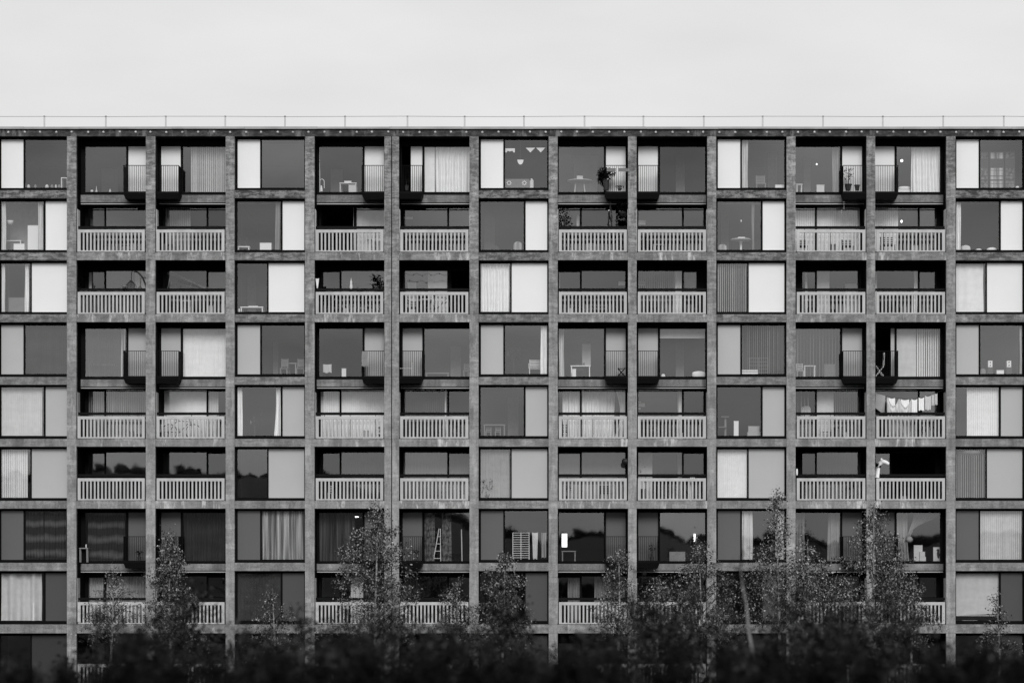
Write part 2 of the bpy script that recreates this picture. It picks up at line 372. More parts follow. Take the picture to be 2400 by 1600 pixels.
FG = [None, (327, 440.7), (471.4, 586), (616.5, 731.2), (761.6, 876.6), (906.2, 1021.3), (1051.7, 1166.3), (1196, 1311), (1342, 1454), (1488, 1600)]
JG = {1: (344, 450), 4: (770, 882), 7: (1201, 1314)}
BG = {2: 484.7, 3: 635, 5: 914, 6: 1060, 8: 1350, 9: 1504}
BT = {2: (538, 590), 3: (684, 735.6), 5: (975, 1026.7), 6: (1120, 1171.7), 8: (1410, 1461.5), 9: (1555, 1606)}
for r in range(1, 10):
    for b, (a, c) in enumerate(BAY):
        x0, x1 = X(a) + .004, X(c) - .004
        if b in FL:
            pat = {1: ((62, 162.2), (5.0, 58)), 2: ((4.2, 106.5), (111, 162.2)), 0: ((4.2, 74.5), (78, 162.2))}[r % 3]
            sc = (c - a) / 166
            def loc2(p): return (X(a) + p[0] * sc * S, X(a) + p[1] * sc * S)
            z0, z1 = Z(FG[r][1], YF), Z(FG[r][0], YF)
            ga, gc = loc2(pat[0]); pa, pc = loc2(pat[1])
            w_ = plate(x0, x1, Z(BOT[r]) + .003, Z(TOP[r]) - .003, YF, YF + .09, [(ga, gc, z0 + .012, z1 - .018), (pa, pc, z0, z1)]).build('window', FRAME, BLD)
            pane((ga, gc, z0 + .012, z1 - .018), w_, YF + .04)
            M().box(pa - .01, pc + .01, YF + .022, YF + .06, z0 - .01, z1 + .01).build('cladding_panel', PAN8 if r == 8 else PAN9 if r == 9 else PAN[(r - 1) // 3], BLD)
        elif r % 3 == 1:
            A = b in (1, 4, 7, 10)
            st = {1: 10.5, 4: 5.5, 7: 2, 10: 2, 2: 2, 5: 2, 8: 2.5, 11: 7}[b]
            sc = (c - a) / 164
            gl, pn, op = (st, 108), (113, 159), None
            if b == 5 and r == 1: pn, op = (113, 140), (141, 161)     # this door stands open
            if b == 11 and r == 4: pn, op = (113, 122), (123, 160)
            def mk(p): return (X(a) + p[0] * sc * S, X(a) + p[1] * sc * S) if A else (X(c) - p[1] * sc * S, X(c) - p[0] * sc * S)
            z0, z1 = Z(JG[r][1], YJ), Z(JG[r][0], YJ)
            zb0 = Z({1: 457, 4: 889, 7: 1320.5}[r], YJ) + .003
            ga, gc = mk(gl)
            pa, pc = mk(pn); ops = [(ga, gc, z0, z1), (pa, pc, z0, z1 + .02)]
            if op: oa, oc = mk(op); ops.append((oa, oc, zb0, z1))
            w_ = plate(x0, x1, zb0, Z(TOP[r]) - .003, YJ + .005, YJ + .10, ops).build('tall_window', FRAME, BLD)
            pane((ga, gc, z0, z1), w_, YJ + .05)
            M().box(pa - .01, pc + .01, YJ + .05, YJ + .08, z0 - .01, z1 + .03).build('cladding_panel', PAN[(r - 1) // 3], BLD)
            # small projecting balcony with thin bars
            q = (110, 165.5)
            ja, jc = mk(q); ja = max(ja, X(a) + .004); jc = min(jc, X(c) - .004)
            zr = Z({1: 387.3, 4: 821.5, 7: 1256}[r], .06); zf = Z({1: 451, 4: 883, 7: 1315}[r], .06); zu = Z({1: 466, 4: 898, 7: 1331}[r], .06)
            m = M(); m.box(ja, jc, .05, YJ - .002, zf - .05, zf)
            tx = .09
            m.v += [(ja + (tx if A else 0), .09, zu), (jc - (0 if A else tx), .09, zu), (jc - (0 if A else tx), YJ - .002, zu), (ja + (tx if A else 0), YJ - .002, zu)]
            k = len(m.v) - 4; m.v += [(ja, .05, zf - .05), (jc, .05, zf - .05), (jc, YJ - .002, zf - .05), (ja, YJ - .002, zf - .05)]
            for f in ((0, 3, 2, 1), (0, 1, 5, 4), (1, 2, 6, 5), (2, 3, 7, 6), (3, 0, 4, 7)): m.f.append(tuple(k + i for i in f)); m.m.append(0)
            jb = m.build('small_balcony', IRON, BLD)
            m = M(); m.box(ja, jc, .05, .09, zr - .022, zr); m.box(ja, jc, .05, .09, zf + .002, zf + .04)
            nb = int((jc - ja) / .0765); xs_ = [ja + .012 + (jc - ja - .024) * i / nb for i in range(nb + 1)]
            for x in xs_: m.box(x - .009, x + .009, .062, .078, zf + .04, zr - .022)
            sx = ja if A else jc - .02
            m.box(sx, sx + .02, .092, YJ - .01, zr - .022, zr)
            for i in range(12): y = .13 + i * .06; m.box(sx + .002, sx + .018, y, y + .022, zf + .002, zr - .022)
            m.build('railing', IRON, jb)
        else:
            A = b in (1, 4, 7, 10)
            st = {1: 14, 4: 6.7, 7: 2, 10: 1, 2: 2, 5: 2, 8: 4, 11: 12}[b]
            if b == 10 and r % 3 == 0: st = 22
            if b == 8 and r == 3: st = 22
            sc = (c - a) / 164
            def mk(p): return (X(a) + p[0] * sc * S, X(a) + p[1] * sc * S) if A else (X(c) - p[1] * sc * S, X(c) - p[0] * sc * S)
            zt = Z(BG[r], YB); zc = Z({2: 474.5, 5: 905.5, 8: 1336}[r], YJ) - .003 if r % 3 == 2 else Z(TOP[r]) - .003
            zf = Z(BOT[r]) + .003
            KB = (D + YB) / (D + 1.25)     # openings were measured at a trial depth of 1.25 m; carry them to the real glass line
            mk0 = mk
            def mk(p): u = mk0(p); return (max(X(a) + .03, u[0] * KB), min(X(c) - .03, u[1] * KB))
            n1, n2 = mk((st, 51.5)), mk((56, 158.5)); ops = [(n1[0], n1[1], zf + .09, zt - .05), (n2[0], n2[1], zf + .09, zt)]
            dark = []
            if (r, b) == (2, 4): n1, n2 = mk((8, 85)), mk((92, 161)); ops = [(n1[0], n1[1], zf + .03, zt - .02), (n2[0], n2[1], zf + .09, zt - .05)]; dark = [0]
            if (r, b) == (6, 11): n1, n2 = (X(2052.5, YB), X(2085, YB)), (X(2089, YB), X(2192, YB)); ops = [(n1[0], n1[1], zf + .09, zt - .05), (n2[0], n2[1], zf + .03, zt - .02)]; dark = [1]
            if (r, b) == (3, 5): n1 = mk((6, 46)); ops[0] = (n1[0], n1[1], zf + .03, zt - .02); dark = [0]
            w_ = plate(x0, x1, zf, zc, YB, YB + .045, ops).build('balcony_window', FRAME, BLD)
            for i, o_ in enumerate(ops):
                if i not in dark: pane(o_, w_, YB + .025)
            # precast balustrade and dark handrail above it
            bt, bb = BT[r]; X0, X1 = X(a + 3), X(c - 3); zb_, zt_ = Z(bb), Z(bt)
            m = M(); fw = 6.8 * S
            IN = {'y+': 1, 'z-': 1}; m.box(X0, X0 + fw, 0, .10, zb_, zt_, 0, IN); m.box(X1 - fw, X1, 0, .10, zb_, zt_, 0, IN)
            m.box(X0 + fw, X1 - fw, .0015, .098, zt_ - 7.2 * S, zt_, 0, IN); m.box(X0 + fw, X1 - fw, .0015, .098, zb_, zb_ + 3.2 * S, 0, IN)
            nb = 16; gp = (X1 - X0 - 2 * fw - nb * .070) / (nb + 1)
            for i in range(nb):
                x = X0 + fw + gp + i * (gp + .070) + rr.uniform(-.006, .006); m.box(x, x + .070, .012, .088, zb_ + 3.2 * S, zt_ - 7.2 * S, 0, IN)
            bal = m.build('balustrade', [PREC, SHADED], BLD)
            m = M(); zh = zt_ + 3.8 * S; m.box(X(a) + .004, X(c) - .004, .26, .34, zh, zh + .115)
            for fr in (.12, .5, .88): x = X0 + (X1 - X0) * fr; m.box(x - .012, x + .012, .29, .314, zb_ + .01, zh)
            m.build('handrail', DARKR, bal)
            if r % 3 == 2:
                za, zb2 = Z(BOT[r]) + .05, Z(BG[r] + 4)
                M().box(X(a) + .005, X(a) + .02, .17, .62, za, zb2).build('reveal_panel', PAN[(r - 1) // 3 if r < 8 else 1], BLD)
                M().box(X(c) - .02, X(c) - .005, .17, .62, za, zb2).build('reveal_panel', PAN[(r - 1) // 3 if r < 8 else 1], BLD)
# ------------------------------------------------------------------ curtains and blinds behind the glass
def plane_y(r, b): return YF + .16 if b in FL else (YJ + .17 if r % 3 == 1 else YB + .12)
GV, GC, GR = 'vertical slat blinds behind the windows', 'curtains behind the windows', 'plain blinds behind the windows'
def zspan(r, b, y0, y1, Y): return Z(y1, Y), Z(y0, Y)
def gtop(r, b): return FG[r] if b in FL else (JG[r] if r % 3 == 1 else (BG[r], BOT[r] - 3))
def vblind(r, b, x0, x1, phrase, m=None, ang=20, y0=None, y1=None, Y=None, pitch=.088):
    m = m or CLOTH; Y = Y or plane_y(r, b); t, bo = gtop(r, b); y0 = y0 or t - 3; y1 = y1 or bo + 1
    z0, z1 = zspan(r, b, y0, y1, Y); a, c = X(x0, Y), X(x1, Y); k = max(2, int((c - a) / pitch))
    o = thing('vertical_blind', phrase + ', ' + LOC(r, b), 'blind', (a, Y, z0), GV)
    q = M(); hw = .045; rn = random.Random(int(x0 * 7 + y0))
    for i in range(k):
        cx = a + (c - a) * (i + .5) / k; t_ = math.radians(ang + rn.uniform(-7, 7)); dx, dy = hw * math.cos(t_), hw * math.sin(t_)
        q.sheet(lambda u, v: (cx + (2 * u - 1) * dx, Y + (2 * u - 1) * dy + .012 * (1 - (2 * u - 1) ** 2), z0 + v * (z1 - z0)), 3, 1)
    q.build('slats', m, o, smooth=True)
    M().box(a, c, Y - .025, Y + .025, z1, z1 + .04).build('headrail', WHITE, o)
def curtain(r, b, x0, x1, phrase, m=None, folds=None, amp=.055, y0=None, y1=None, Y=None, slant=0, name='curtain', gather=None):
    m = m or CLOTH; Y = Y or plane_y(r, b); t, bo = gtop(r, b); y0 = y0 or t - 3; y1 = y1 or bo + 1
    z0, z1 = zspan(r, b, y0, y1, Y); a, c = X(x0, Y), X(x1, Y); wd = c - a; folds = folds or max(2, wd / .13)
    rn = random.Random(int(x0 * 13 + y0)); ph = [rn.uniform(0, 6.28) for _ in range(4)]
    o = thing(name, phrase + ', ' + LOC(r, b), 'curtain', (a, Y, z0), GC)
    def f(u, v):
        s_ = 1 - v
        y = amp * math.sin(u * folds * 6.283 + ph[0] + .4 * math.sin(u * 9 + ph[1])) + amp * .5 * math.sin(u * folds * 2.7 + ph[2] + s_ * 1.3)
        x = a + wd * u + slant * s_ * s_ * wd * (u if slant > 0 else 1 - u) + .01 * math.sin(s_ * 5 + u * 11 + ph[3])
        if gather: x = (a + wd * gather) + (x - a - wd * gather) * (1 - .55 * math.sin(math.pi * min(1, s_ * 1.0)))
        return (x, Y + y * (.6 + .4 * s_), z0 + v * (z1 - z0) + .008 * math.sin(u * folds * 6.283))
    nu = int(folds * 8) + 4
    q = M().sheet(f, nu, 8); q.build('cloth', m, o, smooth=True)
    M().tube([(a - .03, Y, z1 + .02), (c + .03, Y, z1 + .02)], .012, 6).build('curtain_rail', GALV, o)
def roller(r, b, x0, x1, phrase, m=None, y0=None, y1=None, Y=None, tilt=0):
    m = m or CLOTH; Y = Y or plane_y(r, b); t, bo = gtop(r, b); y0 = y0 or t - 3; y1 = y1 or bo + 1
    z0, z1 = zspan(r, b, y0, y1, Y); a, c = X(x0, Y), X(x1, Y)
    o = thing('roller_blind', phrase + ', ' + LOC(r, b), 'blind', (a, Y, z0), GR)
    M().sheet(lambda u, v: (a + (c - a) * u, Y + .01 * math.sin(u * 5 + v * 3), z0 + (z1 - z0) * v + tilt * u * (1 - v)), 6, 6).build('cloth', m, o, smooth=True)
    M().box(a, c, Y - .012, Y + .012, z0 - .025, z0 - .002).build('bottom_bar', WHITE, o)
    M().tube([(a, Y, z1 + .025), (c, Y, z1 + .025)], .022, 8).build('roller_tube', WHITE, o)
def banded(name, lo, hi, sc):
    m = bpy.data.materials.new(name); m.use_nodes = True; n = m.node_tree.nodes; l = m.node_tree.links; b = n['Principled BSDF']; b.inputs['Roughness'].default_value = .9; b.inputs['Specular IOR Level'].default_value = .05
    t = n.new('ShaderNodeTexCoord'); wv = n.new('ShaderNodeTexWave'); wv.bands_direction = 'Z'; wv.inputs['Scale'].default_value = sc; wv.inputs['Distortion'].default_value = 2.2; wv.inputs['Detail'].default_value = 4; wv.inputs['Detail Scale'].default_value = 2.5
    l.new(t.outputs['Object'], wv.inputs['Vector']); r = n.new('ShaderNodeMapRange'); r.inputs['From Min'].default_value = .35; r.inputs['To Min'].default_value = lo; r.inputs['To Max'].default_value = hi
    l.new(wv.outputs['Fac'], r.inputs['Value']); l.new(r.outputs[0], b.inputs['Base Color']); return m
PATC = banded('patterned_cloth', .03, .12, .5); FLOR = mat('floral_cloth', .13, .9, .1, .95, 7)
STRI = mat('striped_cloth', .34, .9, .1, .9, 5, (2.2, 1, .05)); STRD = mat('dim_striped_cloth', .06, .9, .1, .9, 6, (1.6, 1, .05))
SHEER = mat('sheer_grey_cloth', .20, .9, .1, .1, 3); MOTT = mat('mottled_cloth', .42, .9, .1, .5, 1.6); DIM = mat('dim_cloth', .035, .9, .1, .3, 2)

# top storey
vblind(1, 2, 447, 530, 'grey vertical blind half turned', PALE, 50); roller(1, 5, 993, 1019, 'plain white blind beside pleated curtain')
curtain(1, 5, 1021, 1101, 'pleated white curtain drawn across'); curtain(1, 9, 1737, 1753, 'narrow pale curtain gathered at left edge', PALE)
curtain(1, 10, 1951, 1966, 'thin pale curtain gathered by mullion', MIDC); curtain(1, 11, 2136, 2206, 'white curtain drawn over right half', slant=.06)
curtain(1, 4, 742, 750, 'sliver of pale curtain at left edge', PALE)
# second
curtain(2, 0, -3, 14, 'pale curtain gathered at left edge', PALE); vblind(2, 2, 388, 447, 'grey vertical blind over left half', MIDC, 40)
curtain(2, 3, 645, 656, 'slim grey curtain beside white panel', MIDC); roller(2, 4, 828, 901, 'light blind over right pane', PALE)
vblind(2, 10, 1864, 1910, 'white vertical blind over narrow pane', ang=8); vblind(2, 10, 1912, 2015, 'white vertical blind over wide pane', ang=8)
vblind(2, 11, 2050, 2105, 'white vertical blind over left half', ang=10); curtain(2, 12, 2239, 2252, 'white curtain strip at left edge')
curtain(2, 9, 1762, 1768, 'slim pale curtain near right mullion', MIDC); curtain(2, 0, 90, 101, 'slim pale curtain at right edge', PALE)
# third
curtain(3, 0, -3, 11, 'white curtain strip at left edge'); curtain(3, 0, 59, 68, 'white curtain strip beside big white panel')
curtain(3, 1, 209, 215, 'white curtain sliver in narrow pane'); curtain(3, 1, 316, 346, 'pale curtain behind hanging chair', PALE)
roller(3, 5, 1003, 1051, 'pale blind over right half', PALE); curtain(3, 6, 1126, 1193, 'pleated net curtain filling narrow window')
vblind(3, 8, 1491, 1580, 'open vertical blind over left part', MIDC, 62); curtain(3, 8, 1581, 1602, 'white curtain strip by mullion')
vblind(3, 9, 1681, 1749, 'open vertical blind filling narrow window', PALE, 66); curtain(3, 10, 1886, 1892, 'white curtain sliver in narrow pane', slant=.5)
roller(3, 10, 1912, 1944, 'pale blind at left of wide pane', PALE); curtain(3, 11, 2142, 2153, 'white curtain strip beside mullion', slant=.2)
curtain(3, 11, 2048, 2055, 'white curtain sliver at left edge'); curtain(3, 12, 2240, 2305, 'thin net curtain filling narrow window', folds=3, amp=.02)
curtain(3, 7, 1309, 1313, 'pale curtain sliver by left jamb', PALE)
# fourth
vblind(4, 0, 54, 159, 'dim vertical blind drawn across', DIM, 35); vblind(4, 1, 200, 297, 'dim vertical blind behind white bench', DARKC, 45)
curtain(4, 1, 284, 297, 'pale curtain strip by mullion', PALE); vblind(4, 2, 428, 530, 'closed white vertical blind', ang=6)
curtain(4, 6, 1267, 1283, 'white curtain strip at right edge'); curtain(4, 7, 1310, 1322, 'pale curtain strip at left edge', PALE)
roller(4, 8, 1546, 1655, 'short pale roller blind pulled part down', PALE, y1=791); vblind(4, 9, 1739, 1840, 'open vertical blind above white radiator', MIDC, 70)
vblind(4, 10, 1866, 1969, 'sparse open vertical blind', MIDC, 72, pitch=.13); vblind(4, 11, 2148, 2205, 'white vertical blind over right half', ang=40)
roller(4, 11, 2100, 2147, 'plain pale blind over left half', PALE); curtain(4, 12, 2390, 2397, 'pale curtain sliver at right edge', PALE)
# fifth
vblind(5, 0, -5, 99, 'closed grey vertical blind', PALE, 22); vblind(5, 1, 207, 246, 'pale vertical blind over narrow pane', MIDC, 55)
vblind(5, 1, 247, 346, 'pale vertical blind over wide pane', MIDC, 55); roller(5, 2, 385, 484, 'bright white blind over wide pane')
vblind(5, 2, 486, 512, 'white vertical blind in narrow pane', PALE, 10); curtain(5, 3, 647, 658, 'slanting white curtain by mullion', slant=-.5)
curtain(5, 3, 553, 568, 'white curtain strip at left edge')
vblind(5, 4, 752, 798, 'white vertical blind over narrow pane', ang=6); vblind(5, 4, 799, 903, 'white vertical blind over wide pane', ang=6)
vblind(5, 5, 943, 1050, 'dim vertical blind over wide pane', DARKC, 50); curtain(5, 5, 1043, 1048, 'white curtain sliver beside mullion')
curtain(5, 7, 1319, 1360, 'white pleated curtain over narrow pane'); curtain(5, 7, 1362, 1440, 'white pleated curtain over wide pane')
curtain(5, 7, 1440, 1472, 'tied back white curtain at right', gather=.8); curtain(5, 8, 1588, 1601, 'white curtain strip by mullion', PALE)
vblind(5, 10, 1866, 1898, 'dark pane with bright open vertical blind', PALE, 74, pitch=.14); roller(5, 10, 1913, 1954, 'grey blind on left half of wide pane', PALE)
vblind(5, 10, 1956, 2016, 'open vertical blind over right half', MIDC, 64); vblind(5, 12, 2266, 2341, 'bright closed vertical blind', ang=5)
# sixth
vblind(6, 0, -5, 65, 'pale vertical blind beside wide panel', CLOTH, 40); curtain(6, 4, 800, 900, 'dim sheer curtain over wide pane', DARKC, amp=.02)
curtain(6, 5, 943, 1049, 'sheer dark curtain over wide pane', SHEER, amp=.012); curtain(6, 5, 1051, 1099, 'sheer dark curtain over narrow pane', SHEER, amp=.012)
curtain(6, 6, 1124, 1193, 'sheer grey curtain behind leafy plant', MIDC, amp=.015); roller(6, 7, 1308, 1359, 'smooth grey blind over narrow pane', SHEER)
roller(6, 7, 1361, 1473, 'smooth grey blind over wide pane', SHEER); roller(6, 8, 1491, 1529, 'pale blind at left behind plants', PALE)
curtain(6, 8, 1588, 1600, 'pale curtain strip by mullion', MIDC); vblind(6, 9, 1681, 1750, 'bright closed white vertical blind', ang=5)
vblind(6, 12, 2240, 2306, 'dark vertical blind under pale lampshade', MIDC, 50); curtain(6, 10, 1912, 2016, 'very dark sheer curtain', DARKC, amp=.01)
# seventh
curtain(7, 0, 53, 102, 'left dark patterned curtain', PATC); curtain(7, 0, 103, 154, 'right dark patterned curtain', PATC)
curtain(7, 1, 206, 292, 'dark patterned curtain behind small table', PATC); curtain(7, 2, 432, 528, 'dim grey curtain behind birch top', DIM)
curtain(7, 3, 610, 715, 'crinkled striped grey curtain', STRI, folds=14); curtain(7, 4, 744, 832, 'dim crinkled striped curtain', STRD, folds=12)
curtain(7, 5, 991, 1019, 'floral curtain left of ladder', FLOR); curtain(7, 5, 1036, 1058, 'floral curtain right of ladder', FLOR)
curtain(7, 9, 1738, 1764, 'white curtain gathered at left', PALE, slant=-.1); curtain(7, 9, 1817, 1840, 'white curtain gathered at right', PALE)
curtain(7, 10, 1865, 1886, 'pleated curtain gathered at left', MIDC); curtain(7, 10, 1941, 1971, 'pleated curtain gathered at right', MIDC, slant=-.1)
curtain(7, 11, 2100, 2126, 'long pale curtain hanging at left', MIDC, slant=.2); vblind(7, 12, 2297, 2399, 'bright closed vertical blind', PALE, 14)
# the knotted curtain
def knotted():
    Y = plane_y(7, 11); o = thing('knotted_curtain', 'pale curtain knotted and swept aside, ' + LOC(7, 11), 'curtain', (X(2130, Y), Y, Z(1315, Y)), GC)
    def f(u, v):
        t = (1 - v); xa = 2141 + 60 * u; xb = 2126 + 14 * u; s_ = min(1, t * 1.05); s_ = s_ * s_ * (3 - 2 * s_)
        return (X(xa + (xb - xa) * s_, Y), Y + .04 * math.sin(u * 40) * (1 - .6 * s_), Z(1204 + t * (64 - 24 * u), Y))
    M().sheet(f, 60, 14).build('cloth', MIDC, o, smooth=True)
    q = M(); c = (X(2131, Y), Y - .02, Z(1270, Y)); q.lathe(c, [(.05, -.02), (.13, .03), (.17, .13), (.12, .22), (.06, .27)], 10); q.build('knot', MIDC, o, smooth=True)
knotted()
curtain(8, 0, -4, 98, 'large draped pale curtain', PALE, folds=4, amp=.10); curtain(8, 1, 199, 242, 'mottled curtain over narrow pane', MOTT)
curtain(8, 1, 246, 346, 'mottled curtain over wide pane', MOTT); curtain(8, 4, 822, 851, 'bright curtain strip behind birch leaves', PALE)
curtain(8, 5, 938, 966, 'dim curtain at left edge', DARKC); curtain(8, 7, 1331, 1359, 'pale pleated curtain in narrow pane', MIDC)
curtain(8, 7, 1393, 1472, 'pale pleated curtain in wide pane', MIDC); roller(8, 12, 2240, 2342, 'pale blind with crooked lower edge', PALE, y1=1441, tilt=.06)
curtain(8, 3, 553, 660, 'sheer dim curtain', DARKC, amp=.01)

# ------------------------------------------------------------------ furniture and clutter
def fz(r, b): return floor_z(r, b) + .004
def in_y(r, b): return YF + .55 if b in FL else (YJ + .7 if r % 3 == 1 else YB + .6)
def legs4(o, x0, x1, y0, y1, z0, z1, t, m):
    for x in (x0, x1 - t):
        for y in (y0, y1 - t): M().box(x, x + t, y, y + t, z0, z1).build('leg', m, o)
def table(lab, r, b, px0, px1, pt, Y=None, dep=.6, m=None, rnd=False, ped=False, z0=None):
    m = m or WHITE; Y = Y or in_y(r, b); z0 = fz(r, b) if z0 is None else z0; z1 = Z(pt, Y); a, c = X(px0, Y), X(px1, Y)
    o = thing('table', lab + ', ' + LOC(r, b), 'table', ((a + c) / 2, Y, z0)); cx, ra = (a + c) / 2, (c - a) / 2
    if rnd or ped:
        M().lathe((cx, Y, z1 - .035), [(ra * .96, 0), (ra, .012), (ra, .024), (ra * .98, .035)], 24).build('tabletop', m, o)
        if ped: M().lathe((cx, Y, z0), [(ra * .55, 0), (ra * .5, .02), (.07, .10), (.045, .3), (.06, z1 - z0 - .12), (.16, z1 - z0 - .04)], 16).build('pedestal', m, o, smooth=True)
        else:
            for k in range(4):
                t = .78 + k * 1.571; q = M().tube([(cx + ra * .62 * math.cos(t), Y + ra * .62 * math.sin(t), z0), (cx + ra * .42 * math.cos(t), Y + ra * .42 * math.sin(t), z1 - .035)], .02, 6); q.build('leg', m, o)
    else:
        M().box(a, c, Y, Y + dep, z1 - .04, z1).build('tabletop', m, o); legs4(o, a + .02, c - .02, Y + .02, Y + dep - .02, z0, z1 - .041, .045, m)
    return o
def chair(lab, r, b, px0, px1, pt, Y=None, m=None, arms=False, z0=None, slat=4, group=None):
    m = m or BLK; Y = Y or in_y(r, b); z0 = fz(r, b) if z0 is None else z0; z1 = Z(pt, Y); a, c = X(px0, Y), X(px1, Y); h = max(.7, z1 - z0); sh = min(.45, h * .52)
    o = thing('chair', lab + ', ' + LOC(r, b), 'chair', ((a + c) / 2, Y, z0), group); dp = .42; t = .035
    legs4(o, a, c, Y, Y + dp, z0, z0 + sh - .031, t, m); M().box(a - .01, c + .01, Y - .01, Y + dp, z0 + sh - .03, z0 + sh).build('seat', m, o)
    q = M(); yb = Y + dp - t
    for x in (a, c - t): q.tube([(x + t / 2, yb + t / 2, z0 + sh + .002), (x + t / 2, yb + .10, z0 + h)], t * .5, 6)
    for i in range(slat):
        f_ = .3 + .65 * i / max(1, slat - 1); zz = z0 + sh + (h - sh) * f_; q.box(a + t * .8, c - t * .8, yb + .012 + .085 * f_, yb + .03 + .085 * f_, zz - .04, zz)
    q.build('backrest', m, o)
    if arms:
        for x in (a - .03, c): M().tube([(x + .015, Y + .02, z0 + sh), (x + .015, Y + .02, z0 + sh + .2), (x + .015, yb + .05, z0 + sh + .22)], .014, 6).build('armrest', m, o)
    return o
def carton(lab, r, b, px0, px1, pt, Y=None, dep=.3, m=None, z0=None, name='box', cat='box', lid=True):
    m = m or CARD; Y = Y or in_y(r, b); z0 = fz(r, b) if z0 is None else z0; z1 = Z(pt, Y); a, c = X(px0, Y), X(px1, Y)
    o = thing(name, lab + ', ' + LOC(r, b), cat, ((a + c) / 2, Y, z0)); M().box(a, c, Y, Y + dep, z0, z1 - .015).build('body', m, o)
    if lid: M().box(a - .008, c + .008, Y - .008, Y + dep + .008, z1 - .014, z1).build('lid', m, o)
    return o
def shelfunit(lab, r, b, px0, px1, pt, n=3, Y=None, dep=.3, m=None):
    m = m or WHITE; Y = Y or in_y(r, b); z0 = fz(r, b); z1 = Z(pt, Y); a, c = X(px0, Y), X(px1, Y)
    o = thing('shelf_unit', lab + ', ' + LOC(r, b), 'shelf', ((a + c) / 2, Y, z0))
    for x in (a, c - .03): M().box(x, x + .03, Y, Y + dep, z0, z1).build('side_panel', m, o)
    for i in range(n): zz = z0 + .03 + (z1 - z0 - .06) * i / (n - 1); M().box(a + .031, c - .031, Y, Y + dep, zz, zz + .03).build('shelf', m, o)
def lamp(lab, r, b, px, py, kind, Y=None, wpx=14, hpx=10, m=None):
    Y = Y or in_y(r, b); m = m or WHITE; x, z = X(px, Y), Z(py, Y); zc = Z(TOP[r], 0) - .02 if b in FL else Z(TOP[r] if r % 3 != 2 else TOP[r] - 5) - .02
    o = thing('pendant_lamp', lab + ', ' + LOC(r, b), 'lamp', (x, Y, z)); wr = wpx * S / 2; h = hpx * S
    M().tube([(x, Y, z + h), (x, Y, max(zc, z + h + .05))], .006, 5).build('cord', BLK, o)
    if kind == 'cone': M().lathe((x, Y, z), [(.01, 0), (wr * .98, h * .85), (wr, h)], 18).build('lamp_shade', m, o)
    elif kind == 'bowl': M().lathe((x, Y, z), [(.02, 0), (wr * .55, h * .12), (wr * .85, h * .4), (wr * .95, h * .75), (wr, h)], 18).build('lamp_shade', m, o, smooth=True)
    else: M().lathe((x, Y, z), [(.01, 0), (wr * .8, h * .22), (wr, h * .5), (wr * .8, h * .78), (.01, h)], 14).build('bulb', BULB if kind == 'lit' else m, o, smooth=True)
def cushion(lab, r, b, px0, px1, pt, Y=None, m=None, z0=None, dep=.4, name='cushion', cat='cushion'):
    m = m or CLOTH; Y = Y or in_y(r, b); z0 = fz(r, b) if z0 is None else z0; z1 = Z(pt, Y); a, c = X(px0, Y), X(px1, Y)
    def f(u, v):
        t, p = u * 2 * math.pi, (v - .5) * math.pi; e = .55
        def pw(k): return math.copysign(abs(k) ** e, k)
        return ((a + c) / 2 + (c - a) / 2 * pw(math.cos(t)) * pw(math.cos(p)), Y + dep / 2 + dep / 2 * pw(math.sin(t)) * pw(math.cos(p)), (z0 + z1) / 2 + (z1 - z0) / 2 * pw(math.sin(p)) * (1 + .06 * math.sin(t * 3)))
    return tag(M().sheet(f, 24, 10).build(name, m, None, ((a + c) / 2, Y, z0), True), lab + ', ' + LOC(r, b), cat)
def potplant(lab, r, b, px, ptop, half, Y, z0=None, potw=9, poth=12, n=90, m=None, potm=None, ls=.09, stem=3, group=None, leafy=.35):
    m = m or LEAFP; z0 = fz(r, b) if z0 is None else z0; x = X(px, Y); zt = Z(ptop, Y); rn = random.Random(int(px * 3 + ptop)); pr = potw * S / 2; ph = poth * S
    o = thing('potted_plant', lab + ', ' + LOC(r, b), 'plant', (x, Y, z0), group)
    M().lathe((x, Y, z0), [(pr * .7, 0), (pr * .95, ph * .9), (pr * 1.08, ph * .9), (pr * 1.08, ph)], 14).build('pot', potm or TERRA, o)
    q = M(); s_ = M(); zb = z0 + ph
    for i in range(stem):
        e = (x + rn.uniform(-.5, .5) * half * S, Y + rn.uniform(-.1, .1), zb + (zt - zb) * rn.uniform(.7, .95)); mid = (x + (e[0] - x) * .3, Y, zb + (zt - zb) * .45); s_.tube([(x + rn.uniform(-.02, .02), Y, zb - .03), mid, e], [.014, .01, .005], 5)
    for i in range(n):
        h = leafy + (1 - leafy) * rn.random() ** .8; rad = half * S * (1 - abs(h - .6) * .9)
        p = (x + rn.uniform(-1, 1) * rad, Y + rn.uniform(-.15, .15), zb + (zt - zb) * h); d = Vector((rn.uniform(-1, 1), rn.uniform(-1, .6), rn.uniform(-.9, .6)))
        q.leaf(p, d, (0, 0, 1) if abs(d.normalized().z) < .9 else (0, 1, 0), ls * rn.uniform(.7, 1.3), ls * .28)
    s_.build('stem', BARKD, o); q.build('foliage', m, o)
    return o
